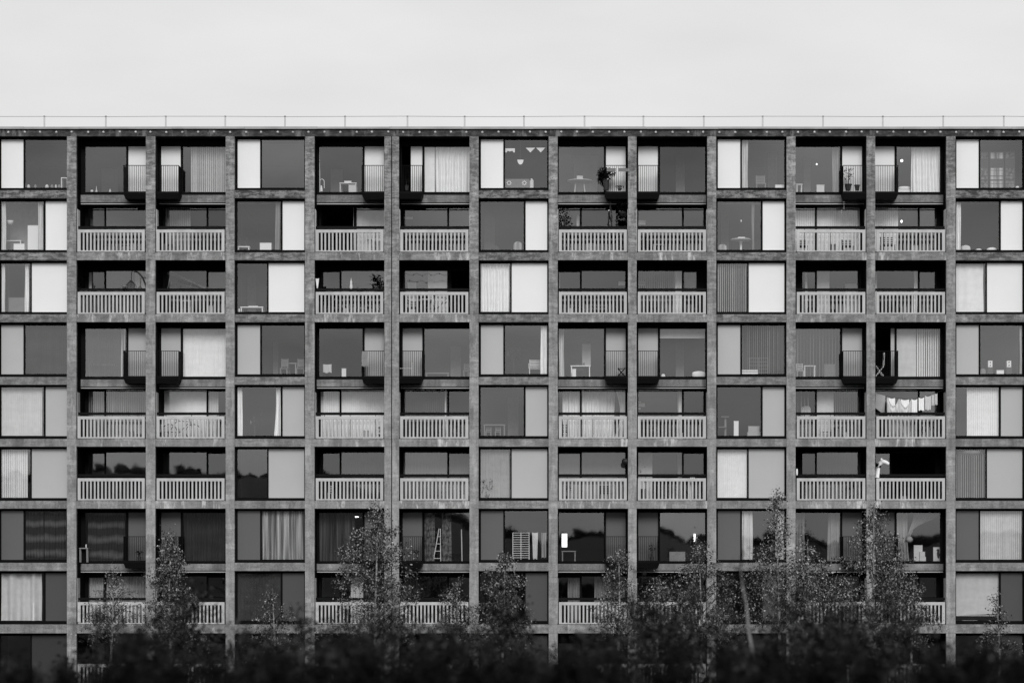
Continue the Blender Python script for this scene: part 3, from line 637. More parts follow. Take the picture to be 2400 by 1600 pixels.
def picture(lab, r, b, px0, px1, p0, p1, Y=None, m=None, name='picture', cat='picture', t=.03, art=None):
    Y = Y or in_y(r, b); a, c, z0, z1 = X(px0, Y), X(px1, Y), Z(p1, Y), Z(p0, Y)
    o = thing(name, lab + ', ' + LOC(r, b), cat, ((a + c) / 2, Y, z0)); M().box(a, c, Y, Y + t, z0, z1).build('board', m or WHITE, o)
    q = M(); f_ = .018
    for (u0, u1, w0, w1) in ((a - f_, a - .001, z0 - f_, z1 + f_), (c + .001, c + f_, z0 - f_, z1 + f_), (a, c, z1 + .001, z1 + f_), (a, c, z0 - f_, z0 - .001)): q.box(u0, u1, Y - .008, Y + t, w0, w1)
    q.build('frame', CARD, o)
    return o
def hung(lab, r, b, px0, px1, p0, p1, Y, m=None, name='towel', cat='towel', seed=1, droop=.02, grp=None, taper=0):
    a, c, z0, z1 = X(px0, Y), X(px1, Y), Z(p1, Y), Z(p0, Y)
    def f(u, v):
        s_ = 1 - v; x = (a + c) / 2 + (c - a) * (u - .5) * (1 - taper * s_)
        return (x, Y + .025 * math.sin(u * 14 + seed) * s_ + .012 * math.sin(u * 31 + seed), z0 + (z1 - z0) * v - droop * math.sin(math.pi * u) * v + .02 * math.sin(u * 9 + seed) * s_)
    return tag(M().sheet(f, 24, 8).build(name, m or CLOTH, None, ((a + c) / 2, Y, z0), True), lab + ', ' + LOC(r, b), cat, grp)
def airer(lab, r, b, px0, px1, pt, Y, m=None, name='clothes_airer', z0=None, bars=6, h2=None):
    m = m or WHITE; z0 = fz(r, b) if z0 is None else z0; z1 = Z(pt, Y); a, c = X(px0, Y), X(px1, Y); o = thing(name, lab + ', ' + LOC(r, b), 'clothes airer', ((a + c) / 2, Y, z0))
    q = M()
    for x in (a, c, (a + c) / 2): q.tube([(x, Y, z0), (x, Y, z1)], .016, 6)
    q.build('frame', m, o); q = M()
    for i in range(bars): zz = z0 + .12 + (z1 - z0 - .14) * i / (bars - 1); q.tube([(a, Y - .012, zz), (c, Y - .012, zz)], .012, 6)
    q.build('bars', m, o); q = M()
    for x in (a, c): q.tube([(x, Y + .02, z1 - .3), (x, Y + .35, z0)], .014, 6)
    q.build('rear_leg', m, o)
def xlegs(lab, r, b, px0, px1, pt, Y, m=None, name='folding_stool', cat='stool', back=None, z0=None):
    m = m or BLK; z0 = fz(r, b) if z0 is None else z0; z1 = Z(pt, Y); a, c = X(px0, Y), X(px1, Y); o = thing(name, lab + ', ' + LOC(r, b), cat, ((a + c) / 2, Y, z0))
    for y in (Y, Y + .32):
        M().tube([(a, y, z0), (c, y, z1)], .016, 6).build('leg', m, o); M().tube([(c, y + .02, z0), (a, y + .02, z1)], .016, 6).build('leg', m, o)
    M().sheet(lambda u, v: (a + (c - a) * u, Y + .34 * v, z1 - .04 * math.sin(math.pi * u) + .012), 8, 2).build('seat', m if back is None else PALE, o)
    if back: zz = Z(back, Y); q = M(); [q.tube([(c, y, z1), (c + .02, y + .06, zz)], .018, 6) for y in (Y, Y + .3)]; q.box(c - .01, c + .03, Y + .06, Y + .36, zz - .25, zz - .03); q.build('backrest', m, o)

# top storey
shelfunit('small white two tier stand at right edge', 1, 0, 143, 158, 416, 2, Y=YF + .3)
for i, (px, wd, lab) in enumerate(((60, 4, 'small pale cone ornament at left of sill'), (67, 8, 'low round cactus pot near cone ornament'), (83, 7, 'pale round pot in middle of sill'), (110, 9, 'grey round pot right of middle'), (122, 7, 'white round pot third from white stand'), (131, 5, 'tiny round pot second from white stand'), (139, 8, 'round pot just beside white stand'))):
    z = Z(440.5, YF + .25); q = M().lathe((X(px, YF + .25), YF + .25, z - .02), [(wd * S * .35, 0), (wd * S * .5, .05), (wd * S * .48, .10), (wd * S * .25, .15 if i else .2), (.01, .17 if i else .26)], 12)
    tag(q.build('sill_ornament', PALE if i % 2 else SHEER, None, (X(px, YF + .25), YF + .25, z - .02), True), lab + ', ' + LOC(1, 0), 'ornament', 'round pots along the sill')
carton('pale inner door seen through glass', 1, 1, 238, 276, 395, YJ + 3, .05, SHEER, name='inner_door', cat='door', lid=False)
cushion('small white bowl on sill', 1, 1, 212, 218, 445, YJ + .2, z0=Z(450, YJ + .2), dep=.1, name='bowl', cat='bowl')
for px, lab in ((226, 'tall pale cone ornament on sill'), (258, 'short pale cone ornament on sill')):
    z = Z(450.5, YJ + .25); q = M().lathe((X(px, YJ + .25), YJ + .25, z), [(.055, 0), (.05, .03), (.02, .12), (.006, .26 if px < 240 else .15)], 10); tag(q.build('cone_ornament', PALE, None, (X(px, YJ + .25), YJ + .25, z), True), lab + ', ' + LOC(1, 1), 'ornament')
q = M(); Yl = YJ + .3; q.tube([(X(749 + 11 * (.5 - .5 * math.cos(t * math.pi / 10)), Yl), Yl, Z(441, Yl) + (.0 if t in (0, 10) else .25 + .14 * math.sin(t * math.pi / 10))) for t in range(11)], .016, 6)
o = thing('arched_lamp', 'white arched table lamp by left frame, ' + LOC(1, 4), 'lamp', (X(754, Yl), Yl, Z(449, Yl))); q.build('arch', WHITE, o)
M().lathe((X(753, Yl), Yl, Z(449, Yl)), [(.07, 0), (.06, .1), (.03, .26)], 10).build('lamp_shade', WHITE, o)
table('pale cloth covered table', 1, 4, 795, 836, 428, YJ + .6, .5, PALE); carton('white storage box beside table', 1, 4, 817, 835, 433, YJ + .45, .14, PALE, z0=fz(1, 4)); carton('flat white box on table', 1, 4, 807, 823, 424, YJ + .7, .3, WHITE, z0=Z(428, YJ + .6) + .003)
def pennant(lab, pts, Y=YF + .2, cord=None):
    cx = sum(p[0] for p in pts) / len(pts); top = min(p[1] for p in pts); o = thing('paper_pennant', lab + ', ' + LOC(1, 6), 'pennant', (X(cx, Y), Y, Z(top, Y)), 'white paper shapes hung in the window')
    F_ = [(X(a_, Y), Y, Z(c_, Y)) for a_, c_ in pts]; B_ = [(x, y + .012, z) for x, y, z in F_]; q = M(); q.face(F_); q.face(B_[::-1])
    for i in range(len(F_)): j = (i + 1) % len(F_); q.face([F_[i], B_[i], B_[j], F_[j]])
    q.build('paper', WHITE, o); M().tube([(X(cx, Y), Y + .006, Z(top, Y) + .003), (X(cx, Y), Y + .006, Z(322))], .003, 4).build('thread', SHEER, o)
pennant('left white triangular paper pennant', [(1232, 346.5), (1254, 346.5), (1243, 357.5)]); pennant('right white triangular paper pennant', [(1256.5, 346.5), (1278, 346.5), (1267.3, 357.5)])
pennant('white half round paper shape', [(1212.5, 374.5), (1227, 374.5), (1226.4, 379), (1224.5, 383), (1221.5, 385.7), (1218, 385.7), (1215, 383), (1213.2, 379)])
pennant('white notched paper strip near mullion', [(1184.5, 348), (1207, 348), (1206.5, 357.5), (1203.5, 357.5), (1201, 353.5), (1195, 355.3), (1189.5, 353.5), (1187.5, 357.5), (1184.5, 357.5)])
o = thing('sofa', 'grey sofa with pale rounded arm and star cushions, ' + LOC(1, 6), 'sofa', (X(1215, 1), 1, fz(1, 6)))
M().box(X(1170, 1), X(1241, 1), 1.0, 1.8, fz(1, 6), Z(434, 1)).build('seat', SHEER, o); M().box(X(1170, 1), X(1241, 1), 1.003, 1.3, Z(434, 1) + .002, Z(419.5, 1)).build('backrest', SHEER, o)
M().tube([(X(1246, 1), .98, fz(1, 6)), (X(1246, 1), .98, Z(424, 1)), (X(1246, 1), 1.03, Z(420, 1))], [.09, .09, .05], 10).build('armrest', PALE, o, smooth=True)
for px, rr_, lab in ((1193, 7, 'left'), (1229, 7, 'right')):
    q = M(); cx, cz = X(px, .97), Z(429, .97); q.v = [(cx, .97, cz)]
    pts = [(cx + (rr_ if k % 2 == 0 else rr_ * .55) * S * math.cos(k * math.pi / 8), .965, cz + (rr_ if k % 2 == 0 else rr_ * .55) * S * math.sin(k * math.pi / 8)) for k in range(16)]
    inn = [(cx + rr_ * .42 * S * math.cos(k * math.pi / 8), .965, cz + rr_ * .42 * S * math.sin(k * math.pi / 8)) for k in range(16)]
    q = M()
    for k in range(16): k2 = (k + 1) % 16; q.face([pts[k], pts[k2], inn[k2], inn[k]]); q.face([(p[0], .985, p[2]) for p in (inn[k], inn[k2], pts[k2], pts[k])])
    tag(q.build('star_ornament', WHITE, None, (cx, .97, cz)), lab + ' white eight pointed star against sofa, ' + LOC(1, 6), 'ornament')
table('pale round table with splayed legs', 1, 7, 1329, 1389, 424, YJ + 1.0, m=PALE, rnd=True); carton('pale bowl box on round table', 1, 7, 1352, 1366, 412, YJ + 1.0, .2, PALE, z0=Z(424, YJ + 1) + .003)
carton('pale partition wall edge inside room', 1, 8, 1584, 1605, 362, YJ + 2.5, .1, MIDC, name='partition', cat='partition', lid=False)
chair('pale high backed spindle chair', 1, 9, 1773, 1795, 407, m=SHEER, slat=5); carton('white box at right of window', 1, 9, 1817, 1839, 433, YF + .35, .25, WHITE)
lamp('small lit bulb hanging in dark room', 1, 10, 1914, 387, 'lit', wpx=3, hpx=4); table('pale side table at left', 1, 10, 1866, 1881, 431, YJ + .6, .4, PALE); carton('pale carton at back of room', 1, 10, 1914, 1932, 433, YJ + .6, .3, PALE)
lamp('round lit globe lamp', 1, 11, 2113.5, 380, 'lit', wpx=6.5, hpx=6.5); cushion('white pillow on bed', 1, 11, 2106, 2136, 436, YJ + .5, z0=Z(444, YJ + .5)); carton('white bed edge under pillow', 1, 11, 2104, 2138, 444, YJ + .45, 1.2, CLOTH, name='bed', cat='bed')
o = thing('folding_screen', 'tall dark folding screen with pale carved panels, ' + LOC(1, 12), 'screen', (X(2338, 1), 1, fz(1, 12)))
for px0, px1 in ((2298, 2316), (2320, 2352), (2356, 2378)):
    Yq = 1.0 + (px0 % 7) * .01; M().box(X(px0 - 1, Yq), X(px1 + 1, Yq), Yq, Yq + .03, fz(1, 12), Z(355, Yq)).build('screen_leaf', DWOOD, o); q = M()
    for p0, p1 in ((358, 372), (394, 399), (400, 412), (414, 421), (424, 430), (431, 440)): q.box(X(px0 + 1, Yq), X(px1 - 1, Yq), Yq - .008, Yq - .001, Z(p1, Yq), Z(p0, Yq))
    q.build('carved_panel', FLOR if px0 != 2320 else STRI, o)
cushion('small white lamp shade by right edge', 1, 12, 2381, 2389, 436, YF + .3, z0=Z(441, YF + .3), dep=.12, name='small_lamp', cat='lamp')
# second storey
carton('tall white cabinet', 2, 0, 65, 99, 528, YF + .6, .4, WHITE, name='cabinet', cat='cabinet'); carton('white stool box in front of shelf', 2, 0, 32, 57, 571, YF + .4, .3, WHITE); table('white desk with things on it', 2, 0, 5, 50, 563, YF + .8, .5, PALE)
lamp('pale drum pendant lamp', 2, 0, 24, 527, 'bowl', m=PALE, wpx=16, hpx=10)
table('small white plant table', 2, 3, 556, 585, 577, YF + .35, .3); potplant('spiky houseplant at left on white table', 2, 3, 561, 553, 8, YF + .5, z0=Z(577, YF + .35) + .004, potw=6, poth=5, n=26, m=LEAFL, ls=.16, leafy=.1); potplant('bushy houseplant at right on white table', 2, 3, 576, 560, 9, YF + .5, z0=Z(577, YF + .35) + .004, potw=6, poth=5, n=26, m=LEAFL, ls=.12, leafy=.1)
carton('white chest near dark mullion', 2, 3, 609, 636, 569, YF + .4, .35, WHITE)
picture('small pale picture at left', 2, 5, 948, 967, 509, 513, YB + .4); cushion('white woven basket', 2, 6, 1203, 1224, 566, YF + .5, STRI, dep=.3, name='basket', cat='basket'); cushion('dark leather pouffe in middle', 2, 6, 1150, 1170, 575, YF + 1.2, DARKC, name='pouffe', cat='pouffe')
cushion('white table lamp beside mullion', 2, 7, 1351, 1358, 504, YB + .35, z0=Z(531, YB + .35), dep=.12, name='table_lamp', cat='lamp'); picture('pale rectangular notice on glass', 2, 8, 1490, 1512, 517, 526, YB + .12, PALE, name='notice', cat='notice', t=.01)
table('white round tulip pedestal table', 2, 9, 1712, 1761, 561, YF + .8, ped=True); carton('flat white tray on tulip table', 2, 9, 1730, 1746, 555, YF + .75, .2, PALE, z0=Z(561, YF + .8) + .004); lamp('tiny pale hanging bulb', 2, 9, 1737, 521, 'ball', wpx=4, hpx=6); cushion('pale basket at lower left', 2, 9, 1683, 1704, 572, YF + .5, STRI, dep=.3, name='basket', cat='basket')
lamp('small lit globe lamp', 2, 11, 2113, 522, 'lit', wpx=5, hpx=6.5)
for px0, px1, pt, lab in ((2253, 2276, 574, 'large pale pillow at left on bed'), (2287, 2303, 582, 'small white pillow in middle of bed'), (2314, 2338, 579, 'round white pillow at right of bed')): cushion(lab, 2, 12, px0, px1, pt, YF + .5, CLOTH if px0 > 2260 else PALE)
# third
carton('pale carved headboard chest', 3, 0, 20, 58, 697, YF + .9, .4, SHEER, name='chest', cat='chest'); table('white low desk', 3, 3, 563, 617, 718.5, YF + .3, .5); carton('white pot on sill left of desk', 3, 3, 559, 562, 723, YF + .25, .06, WHITE); carton('grey laptop box on desk', 3, 3, 583, 604, 716.5, YF + .35, .3, PALE, z0=Z(718.5, YF + .3) + .004)
picture('pale notice rectangle on glass', 3, 7, 1450, 1471, 660, 668, YB + .12, PALE, name='notice', cat='notice', t=.01); picture('dim notice rectangle on glass', 3, 8, 1491, 1510, 660, 668, YB + .12, SHEER, name='notice', cat='notice', t=.01)
hung('crumpled clear plastic sheet in narrow pane', 3, 8, 1606, 1633, 637, 675, YB + .2, SHEER, 'plastic_sheet', 'sheet'); carton('white pedestal box', 3, 5, 955, 975, 662, YB + .6, .3, WHITE); carton('pale tall cabinet', 3, 10, 1982, 2011, 665, YB + .6, .3, PALE, name='cabinet', cat='cabinet')
# fourth
table('white bench', 4, 1, 206, 268, 853, YJ + .55, .45); chair('slatted dining chair at left', 4, 3, 656, 673, 838, m=SHEER, slat=6); chair('slatted dining chair at right', 4, 3, 694, 713, 838, m=SHEER, slat=6); table('dim dining table between chairs', 4, 3, 672, 695, 850, YF + 1.2, .7, MIDC)
hung('white towel hung over radiator rail', 4, 4, 757, 777, 853, 873, YJ + .5, PALE); carton('white waste bin', 4, 4, 801, 811, 863, YJ + .5, .18, WHITE, name='bin', cat='bin'); hung('dark and pale bag hung on small balcony rail', 4, 4, 848, 861, 822, 858, .035, MIDC, 'bag', 'bag', taper=-.2)
o = thing('rail_stand', 'white T shaped stand on small balcony, ' + LOC(4, 5), 'stand', (X(966, .3), .3, fz(4, 5))); M().tube([(X(966, .3), .3, fz(4, 5)), (X(966, .3), .3, Z(849, .3))], .02, 6).build('post', WHITE, o); M().tube([(X(937, .3), .3, Z(863, .3)), (X(966, .3), .3, Z(863, .3))], .016, 6).build('crossbar', WHITE, o)
table('pale low bench', 4, 5, 997, 1052, 873, YJ + .7, .4, SHEER); chair('dim stool chair at right edge', 4, 5, 1086, 1098, 850, YJ + .8, SHEER)
chair('ornate pale armchair with carved frame', 4, 6, 1240, 1268, 840, m=PALE, slat=5, arms=True); potplant('fan leaved palm', 4, 6, 1205, 812, 20, YF + .7, n=46, m=LEAFL, ls=.24, leafy=.45)
table('white desk with thin legs', 4, 7, 1337, 1384, 856, YJ + .6, .45); chair('dark office chair in front of desk', 4, 7, 1349, 1370, 848, YJ + .35, BLK); picture('tall pale mirror behind desk', 4, 7, 1365, 1384, 806, 857, YJ + 1.6, PALE, name='mirror', cat='mirror'); carton('white cube on floor below desk', 4, 7, 1341, 1350, 864, YJ + .25, .12, WHITE)
xlegs('black folding stool on small balcony', 4, 7, 1448, 1465, 862, .25); cushion('fluffy white dog blanket heap at right', 4, 8, 1622, 1655, 869, YJ + .35, CLOTH, name='blanket_heap', cat='blanket'); cushion('small white ball on floor', 4, 8, 1550, 1559, 876, YJ + .3, CLOTH, dep=.16, name='ball', cat='ball'); carton('pale column inside room', 4, 8, 1584, 1603, 800, YJ + 2.5, .2, MIDC, name='partition', cat='partition', lid=False)
o = thing('radiator', 'white panel radiator under open blind, ' + LOC(4, 9), 'radiator', (X(1758, .45), .45, fz(4, 9)))
M().box(X(1739, .45), X(1776, .45), .42, .50, fz(4, 9) + .02, Z(867, .45)).build('panel', WHITE, o); M().box(X(1739, .45), X(1776, .45), .41, .418, Z(871.5, .45), Z(870, .45)).build('grille', BLK, o)
airer('grey metal clothes rack behind blind', 4, 9, 1757, 1800, 838, YF + .9, MIDC); table('white table at left behind blind', 4, 10, 1884, 1912, 856, YJ + .6, .4); carton('pale cabinet behind blind', 4, 10, 1932, 1957, 853, YJ + .8, .4, SHEER, name='cabinet', cat='cabinet'); chair('pale chair by white table', 4, 10, 1868, 1884, 870, YJ + .7, PALE)
xlegs('white folded deckchair on small balcony', 4, 11, 2053, 2072, 857, .3, WHITE, 'deckchair', 'deckchair', back=826)
for i, (px, side) in enumerate(((2321, 'left'), (2365, 'right'))):
    z0 = fz(4, 12); o = thing('loudspeaker', side + ' dark loudspeaker with white upper unit, ' + LOC(4, 12), 'speaker', (X(px, .8), .8, z0), 'pair of loudspeakers')
    M().box(X(px - 6, .8), X(px + 6, .8), .8, 1.1, z0, Z(860.5, .8)).build('lower_cabinet', DWOOD, o); M().box(X(px - 5, .8), X(px + 5, .8), .8, 1.05, Z(860, .8), Z(845, .8)).build('upper_cabinet', WHITE, o)
    for pz in (849, 856): q = M(); x, z = X(px, .8), Z(pz, .8); q.face([(x + .03 * math.cos(t * .785), .796, z + .03 * math.sin(t * .785)) for t in range(8)]); q.build('driver', BLK, o)
carton('white flat stereo box between speakers', 4, 12, 2336, 2353, 867, .8, .3, WHITE, name='stereo', cat='stereo'); cushion('grey round vase at lower left', 4, 12, 2298, 2312, 863, .9, SHEER, name='vase', cat='vase')
# fifth
cushion('shiny white ball lamp on sill', 5, 3, 645, 652, 1014, YF + .3, CLOTH, z0=Z(1021, YF + .3), dep=.12, name='ball_lamp', cat='lamp'); potplant('pale spreading houseplant', 5, 3, 597, 968, 22, YF + .8, n=40, m=LEAFL, ls=.18, leafy=.3)
table('pale table', 5, 6, 1133, 1184, 994, YF + .7, .5, SHEER); chair('pale chair left of pair', 5, 6, 1138, 1151, 1013, YF + .45, SHEER); chair('pale chair right of pair', 5, 6, 1160, 1173, 1013, YF + .45, SHEER)
for p0, p1, x1, lab in ((941, 943, 1501, 'top narrow pale art board'), (945, 952, 1511, 'wide middle pale art board'), (956, 958, 1501, 'lower narrow pale art board')): picture(lab, 5, 8, 1491, x1, p0, p1, YB + .5, t=.015)
o = thing('cat_tree', 'pale cat tree with platforms, ' + LOC(5, 9), 'cat tree', (X(1696, .9), .9, fz(5, 9)))
M().tube([(X(1700, .9), .9, fz(5, 9)), (X(1700, .9), .9, Z(977, .9))], .05, 8).build('post', SHEER, o)
for px0, px1, py in ((1690, 1708, 976), (1684, 1702, 1000), (1683, 1708, 1022)): M().box(X(px0, .9), X(px1, .9), .7, 1.1, Z(py, .9) - .03, Z(py, .9)).build('platform', SHEER, o)
carton('white tower fan heater', 5, 9, 1720, 1731, 986, YF + .45, .2, WHITE, name='tower_heater', cat='heater'); carton('lower pale cardboard box', 5, 9, 1752, 1782, 1012, YF + .45, .35, CARD); carton('upper white labelled cardboard box', 5, 9, 1754, 1780, 998, YF + .47, .3, CARD, z0=Z(1012, YF + .45) + .003)
# sixth, seventh, eighth
potplant('dark leafy window plant', 6, 6, 1142, 1122, 19, YF + .18, z0=Z(1166, YF + .18), potw=12, poth=6, n=110, ls=.12, leafy=.05); potplant('tall thin houseplant before pale blind', 6, 8, 1506, 1072, 8, YB + .17, n=40, ls=.1); potplant('dark houseplant in middle', 6, 8, 1549, 1090, 9, YB + .3, n=40, ls=.12)
lamp('pale torn paper cloud lampshade', 6, 12, 2274, 1068, 'bowl', Y=YF + .6, m=PALE, wpx=66, hpx=10)
table('pale narrow table', 7, 1, 185, 206, 1283, .55, .25, MIDC); cushion('small pale bottle on narrow table', 7, 1, 200, 203, 1275, .6, PALE, z0=Z(1283, .55), dep=.06, name='bottle', cat='bottle')
lamp('lit flat ceiling lamp', 7, 4, 835, 1212, 'lit', wpx=13, hpx=3); picture('lit narrow strip light', 7, 7, 1317, 1329, 1250, 1281, YJ + .6, STRIPL, name='strip_light', cat='light'); picture('short lit strip light near birch', 7, 8, 1626, 1630, 1250, 1268, YJ + .6, STRIPL, name='strip_light', cat='light')
o = thing('stepladder', 'pale wooden stepladder between floral curtains, ' + LOC(7, 5), 'ladder', (X(1024, 1.05), 1.05, fz(7, 5)))
for p in (((1015, 1316), (1029, 1238)), ((1033, 1316), (1032, 1238))): M().tube([(X(p[0][0], 1.05), 1.05, fz(7, 5)), (X(p[1][0], 1.05), 1.05, Z(p[1][1], 1.05))], .022, 6).build('rail', PALE, o)
for i in range(4): py = 1256 + i * 17; M().box(X(1029 - (py - 1238) * .17, 1.05), X(1032.5, 1.05), 1.0, 1.1, Z(py + 1.5, 1.05), Z(py, 1.05)).build('step', PALE, o)
q = M().tube([(X(1083, 1.2), 1.2, fz(7, 5)), (X(1081.5, 1.2), 1.2, Z(1240, 1.2))], .025, 6); tag(q.build('broom_pole', PALE, None, (X(1083, 1.2), 1.2, fz(7, 5))), 'pale upright pole leaning at right, ' + LOC(7, 5), 'pole')
airer('white slatted clothes airer with many bars', 7, 6, 1202, 1240, 1247, YF + .3, WHITE, bars=13)
hung('pale shirt on hanger left of pair', 7, 6, 1247, 1261, 1247, 1309, YF + .3, PALE, 'shirt', 'shirt', 3, taper=.3); hung('pale patterned shirt right of pair', 7, 6, 1269, 1280, 1247, 1306, YF + .3, STRI, 'shirt', 'shirt', 5)
table('dark desk with pale edge', 7, 7, 1316, 1350, 1290, YJ + .5, .4, MIDC); carton('pale stacked slabs behind birch', 7, 8, 1569, 1606, 1292, YJ + .4, .3, MIDC)
carton('pale pillow box in middle of sill', 7, 11, 2142, 2162, 1276, YJ + .4, .2, PALE, lid=False, name='crumpled_bag', cat='bag'); carton('lower pale cardboard box', 7, 11, 2156, 2170, 1304, YJ + .3, .15, PALE); carton('upper square pale box', 7, 11, 2156, 2168, 1292, YJ + .3, .14, PALE, z0=Z(1304, YJ + .3) + .003); carton('white parcels tied with dark ribbon', 7, 11, 2092, 2100, 1307, .3, .15, WHITE)
o = picture('framed poster of dark standing animal shape', 7, 11, 2188, 2211, 1282, 1315, YJ + .3, PALE, name='poster', cat='poster')
q = M(); x0_, z0_ = X(2199, YJ + .3), Z(1309, YJ + .3); pr = [(0, 0), (2.5, 3), (3, 6), (6, 9), (5, 12), (2.5, 14), (2, 18), (3, 21), (1, 23.5), (-3, 23), (-4.5, 20), (-2.5, 18.5), (-3.5, 13), (-3, 8), (-2.5, 5)]
q.face([(x0_ + a_ * S, YJ + .296, z0_ + c_ * S) for a_, c_ in pr]); q.build('print', BLK, o)
carton('white crumpled paper on sill', 8, 12, 2255, 2290, 1452, YF + .2, .1, PALE, z0=Z(1456, YF + .2), lid=False, name='paper_stack', cat='paper')

# ------------------------------------------------------------------ things out on the balconies
YC = .62
CH = 'chairs out on the balconies'
for (r, b, p0, p1, pt, m, lab) in ((2, 2, 384, 402, 545, MIDC, 'grey slatted chair behind left balusters'), (2, 2, 470, 488, 560, DARKC, 'dark low chair behind right balusters'), (2, 10, 1872, 1893, 560, BLK, 'black low lounge chair at left'), (2, 10, 1975, 2000, 560, BLK, 'black reclined lounge chair at right'), (2, 11, 2066, 2098, 552, BLK, 'black round backed chair'), (2, 8, 1508, 1528, 560, DARKC, 'dark wire chair behind balusters'),
        (3, 2, 400, 420, 706, BLK, 'black chair at left'), (3, 2, 450, 475, 708, DARKC, 'dark bench chair in middle'), (3, 5, 955, 975, 706, DARKC, 'dark chair among clutter'), (3, 7, 1345, 1366, 702, BLK, 'black chair by mullion'), (3, 7, 1440, 1460, 700, BLK, 'black chair at right'), (3, 8, 1522, 1545, 706, BLK, 'black chair with pale cushion'), (3, 10, 1895, 1915, 704, DARKC, 'dark chair at left'), (3, 11, 2070, 2098, 708, BLK, 'black low chair at left'),
        (5, 2, 372, 392, 1000, PALE, 'pale tilted chair at left'), (5, 8, 1520, 1540, 1000, MIDC, 'grey chair at left'), (5, 10, 1925, 1950, 995, WHITE, 'white chair behind balusters'), (6, 7, 1405, 1432, 1143, BLK, 'black curved chair at right'), (6, 4, 768, 778, 1140, PALE, 'pale folding chair'), (5, 6 + 1, 1316, 1330, 1000, DARKC, 'dark chair at far left')): chair(lab, r, b, p0, p1, pt, YC, m, z0=Z(BOT[r]) + .004, group=CH)
for (r, b, p0, p1, pt, m, lab) in ((2, 1, 276, 300, 572, MIDC, 'grey low table behind balusters'), (2, 8, 1530, 1556, 572, PALE, 'pale slatted table'), (3, 2, 425, 448, 704, PALE, 'pale small table'), (3, 7, 1380, 1424, 716, MIDC, 'grey coffee table'), (3, 5, 985, 1010, 700, PALE, 'pale table with bottles'), (5, 10, 1955, 1975, 1000, DARKC, 'dark small table'), (6, 8, 1600, 1625, 1150, DARKC, 'dark small table')): table(lab, r, b, p0, p1, pt, YC, .4, m, z0=Z(BOT[r]) + .004)
def bicycle(lab, r, b, px, Y=.62):
    z0 = Z(BOT[r]) + .004; x = X(px, Y); R = .33; o = thing('bicycle', lab + ', ' + LOC(r, b), 'bicycle', (x, Y, z0))
    for dx in (-.52, .52): q = M().tube([(x + dx + R * math.cos(t * math.pi / 10), Y, z0 + R + R * math.sin(t * math.pi / 10)) for t in range(21)], .018, 5); q.build('wheel', BLK, o)
    q = M(); A_, B_, C_, D_ = (x - .52, Y, z0 + R), (x - .08, Y, z0 + .3), (x - .2, Y, z0 + .8), (x + .38, Y, z0 + .78)
    for u, v in ((A_, B_), (B_, C_), (A_, C_), (C_, D_), (B_, D_), (D_, (x + .52, Y, z0 + R))): q.tube([u, v], .018, 5)
    q.build('frame', SHEER, o); M().tube([D_, (x + .36, Y, z0 + .95), (x + .5, Y - .2, z0 + .97)], .014, 5).build('handlebar', BLK, o); M().box(x - .3, x - .1, Y - .06, Y + .06, z0 + .85, z0 + .9).build('saddle', BLK, o); M().tube([C_, (x - .21, Y, z0 + .85)], .014, 5).build('seat_post', BLK, o)
bicycle('grey framed bicycle leaning behind balusters', 5, 2, 425); bicycle('grey framed bicycle among plants', 3, 5, 1028)
# plants
potplant('bushy climbing plant in tall black pot on small balcony', 1, 7, 1421, 397, 21, .22, potw=14, poth=24, n=330, ls=.14, leafy=.1); potplant('low dark plant beside column on small balcony', 1, 7, 1452, 436, 12, .3, potw=9, poth=5, n=60, ls=.08)
for px0, px1, lab in ((1422, 1443, 'left grey planter box hooked on rail'), (1450, 1472, 'right grey planter box hooked on rail')): carton(lab, 1, 7, px0, px1, 394.5, .02, .03, SHEER, z0=Z(402, .02), name='planter_box', cat='planter')
potplant('upright leafy plant in large black pot on small balcony', 1, 10, 1988, 395, 13, .3, potw=16, poth=15, n=70, ls=.1); potplant('empty looking black pot on small balcony', 1, 10, 2009, 434, 5, .3, potw=13, poth=13, n=4, ls=.05, stem=1); potplant('dark plant on open doorway balcony', 1, 5, 953, 415, 9, .3, potw=10, poth=12, n=40, ls=.1)
potplant('bamboo with many fine leaves at left', 2, 7, 1322, 484, 20, .45, z0=Z(BOT[2]) + .004, potw=16, poth=16, n=260, ls=.11, m=LEAFD, stem=7, leafy=.2); potplant('leafy plant behind right balusters', 2, 7, 1455, 545, 12, .5, z0=Z(BOT[2]) + .004, n=60, ls=.1)
potplant('leafy plant by left column', 3, 1, 186, 648, 9, .35, z0=Z(BOT[3]) + .004, n=60, ls=.13, leafy=.6, m=LEAFD); potplant('dark round leaved plant at right', 3, 4, 884, 646, 14, .5, z0=Z(BOT[3]) + .004, n=90, ls=.2, leafy=.65); potplant('large dark leafy plant behind left balusters', 3, 4, 770, 690, 26, .4, z0=Z(BOT[3]) + .004, n=130, ls=.2, m=LEAFD, leafy=.2); potplant('trailing dark plant behind right balusters', 3, 4, 840, 690, 26, .4, z0=Z(BOT[3]) + .004, n=100, ls=.14, m=LEAFD, leafy=.2)
potplant('dark leafy plant by mullion', 5, 8, 1533, 985, 9, .5, z0=Z(BOT[5]) + .004, n=40); potplant('dark plant on small balcony behind birch', 7, 1, 326, 1290, 8, .3, n=50); potplant('dark plant on shaded small balcony', 7, 8, 1528, 1272, 8, .3, n=40); potplant('dark plant on small balcony by floral curtain', 7, 5, 975, 1288, 10, .3, n=50)
potplant('leafy plant behind left balusters', 3, 7, 1352, 690, 10, .4, z0=Z(BOT[3]) + .004, n=50); potplant('fern behind right balusters', 5, 5, 1067, 985, 8, .5, z0=Z(BOT[5]) + .004, n=50, ls=.12)
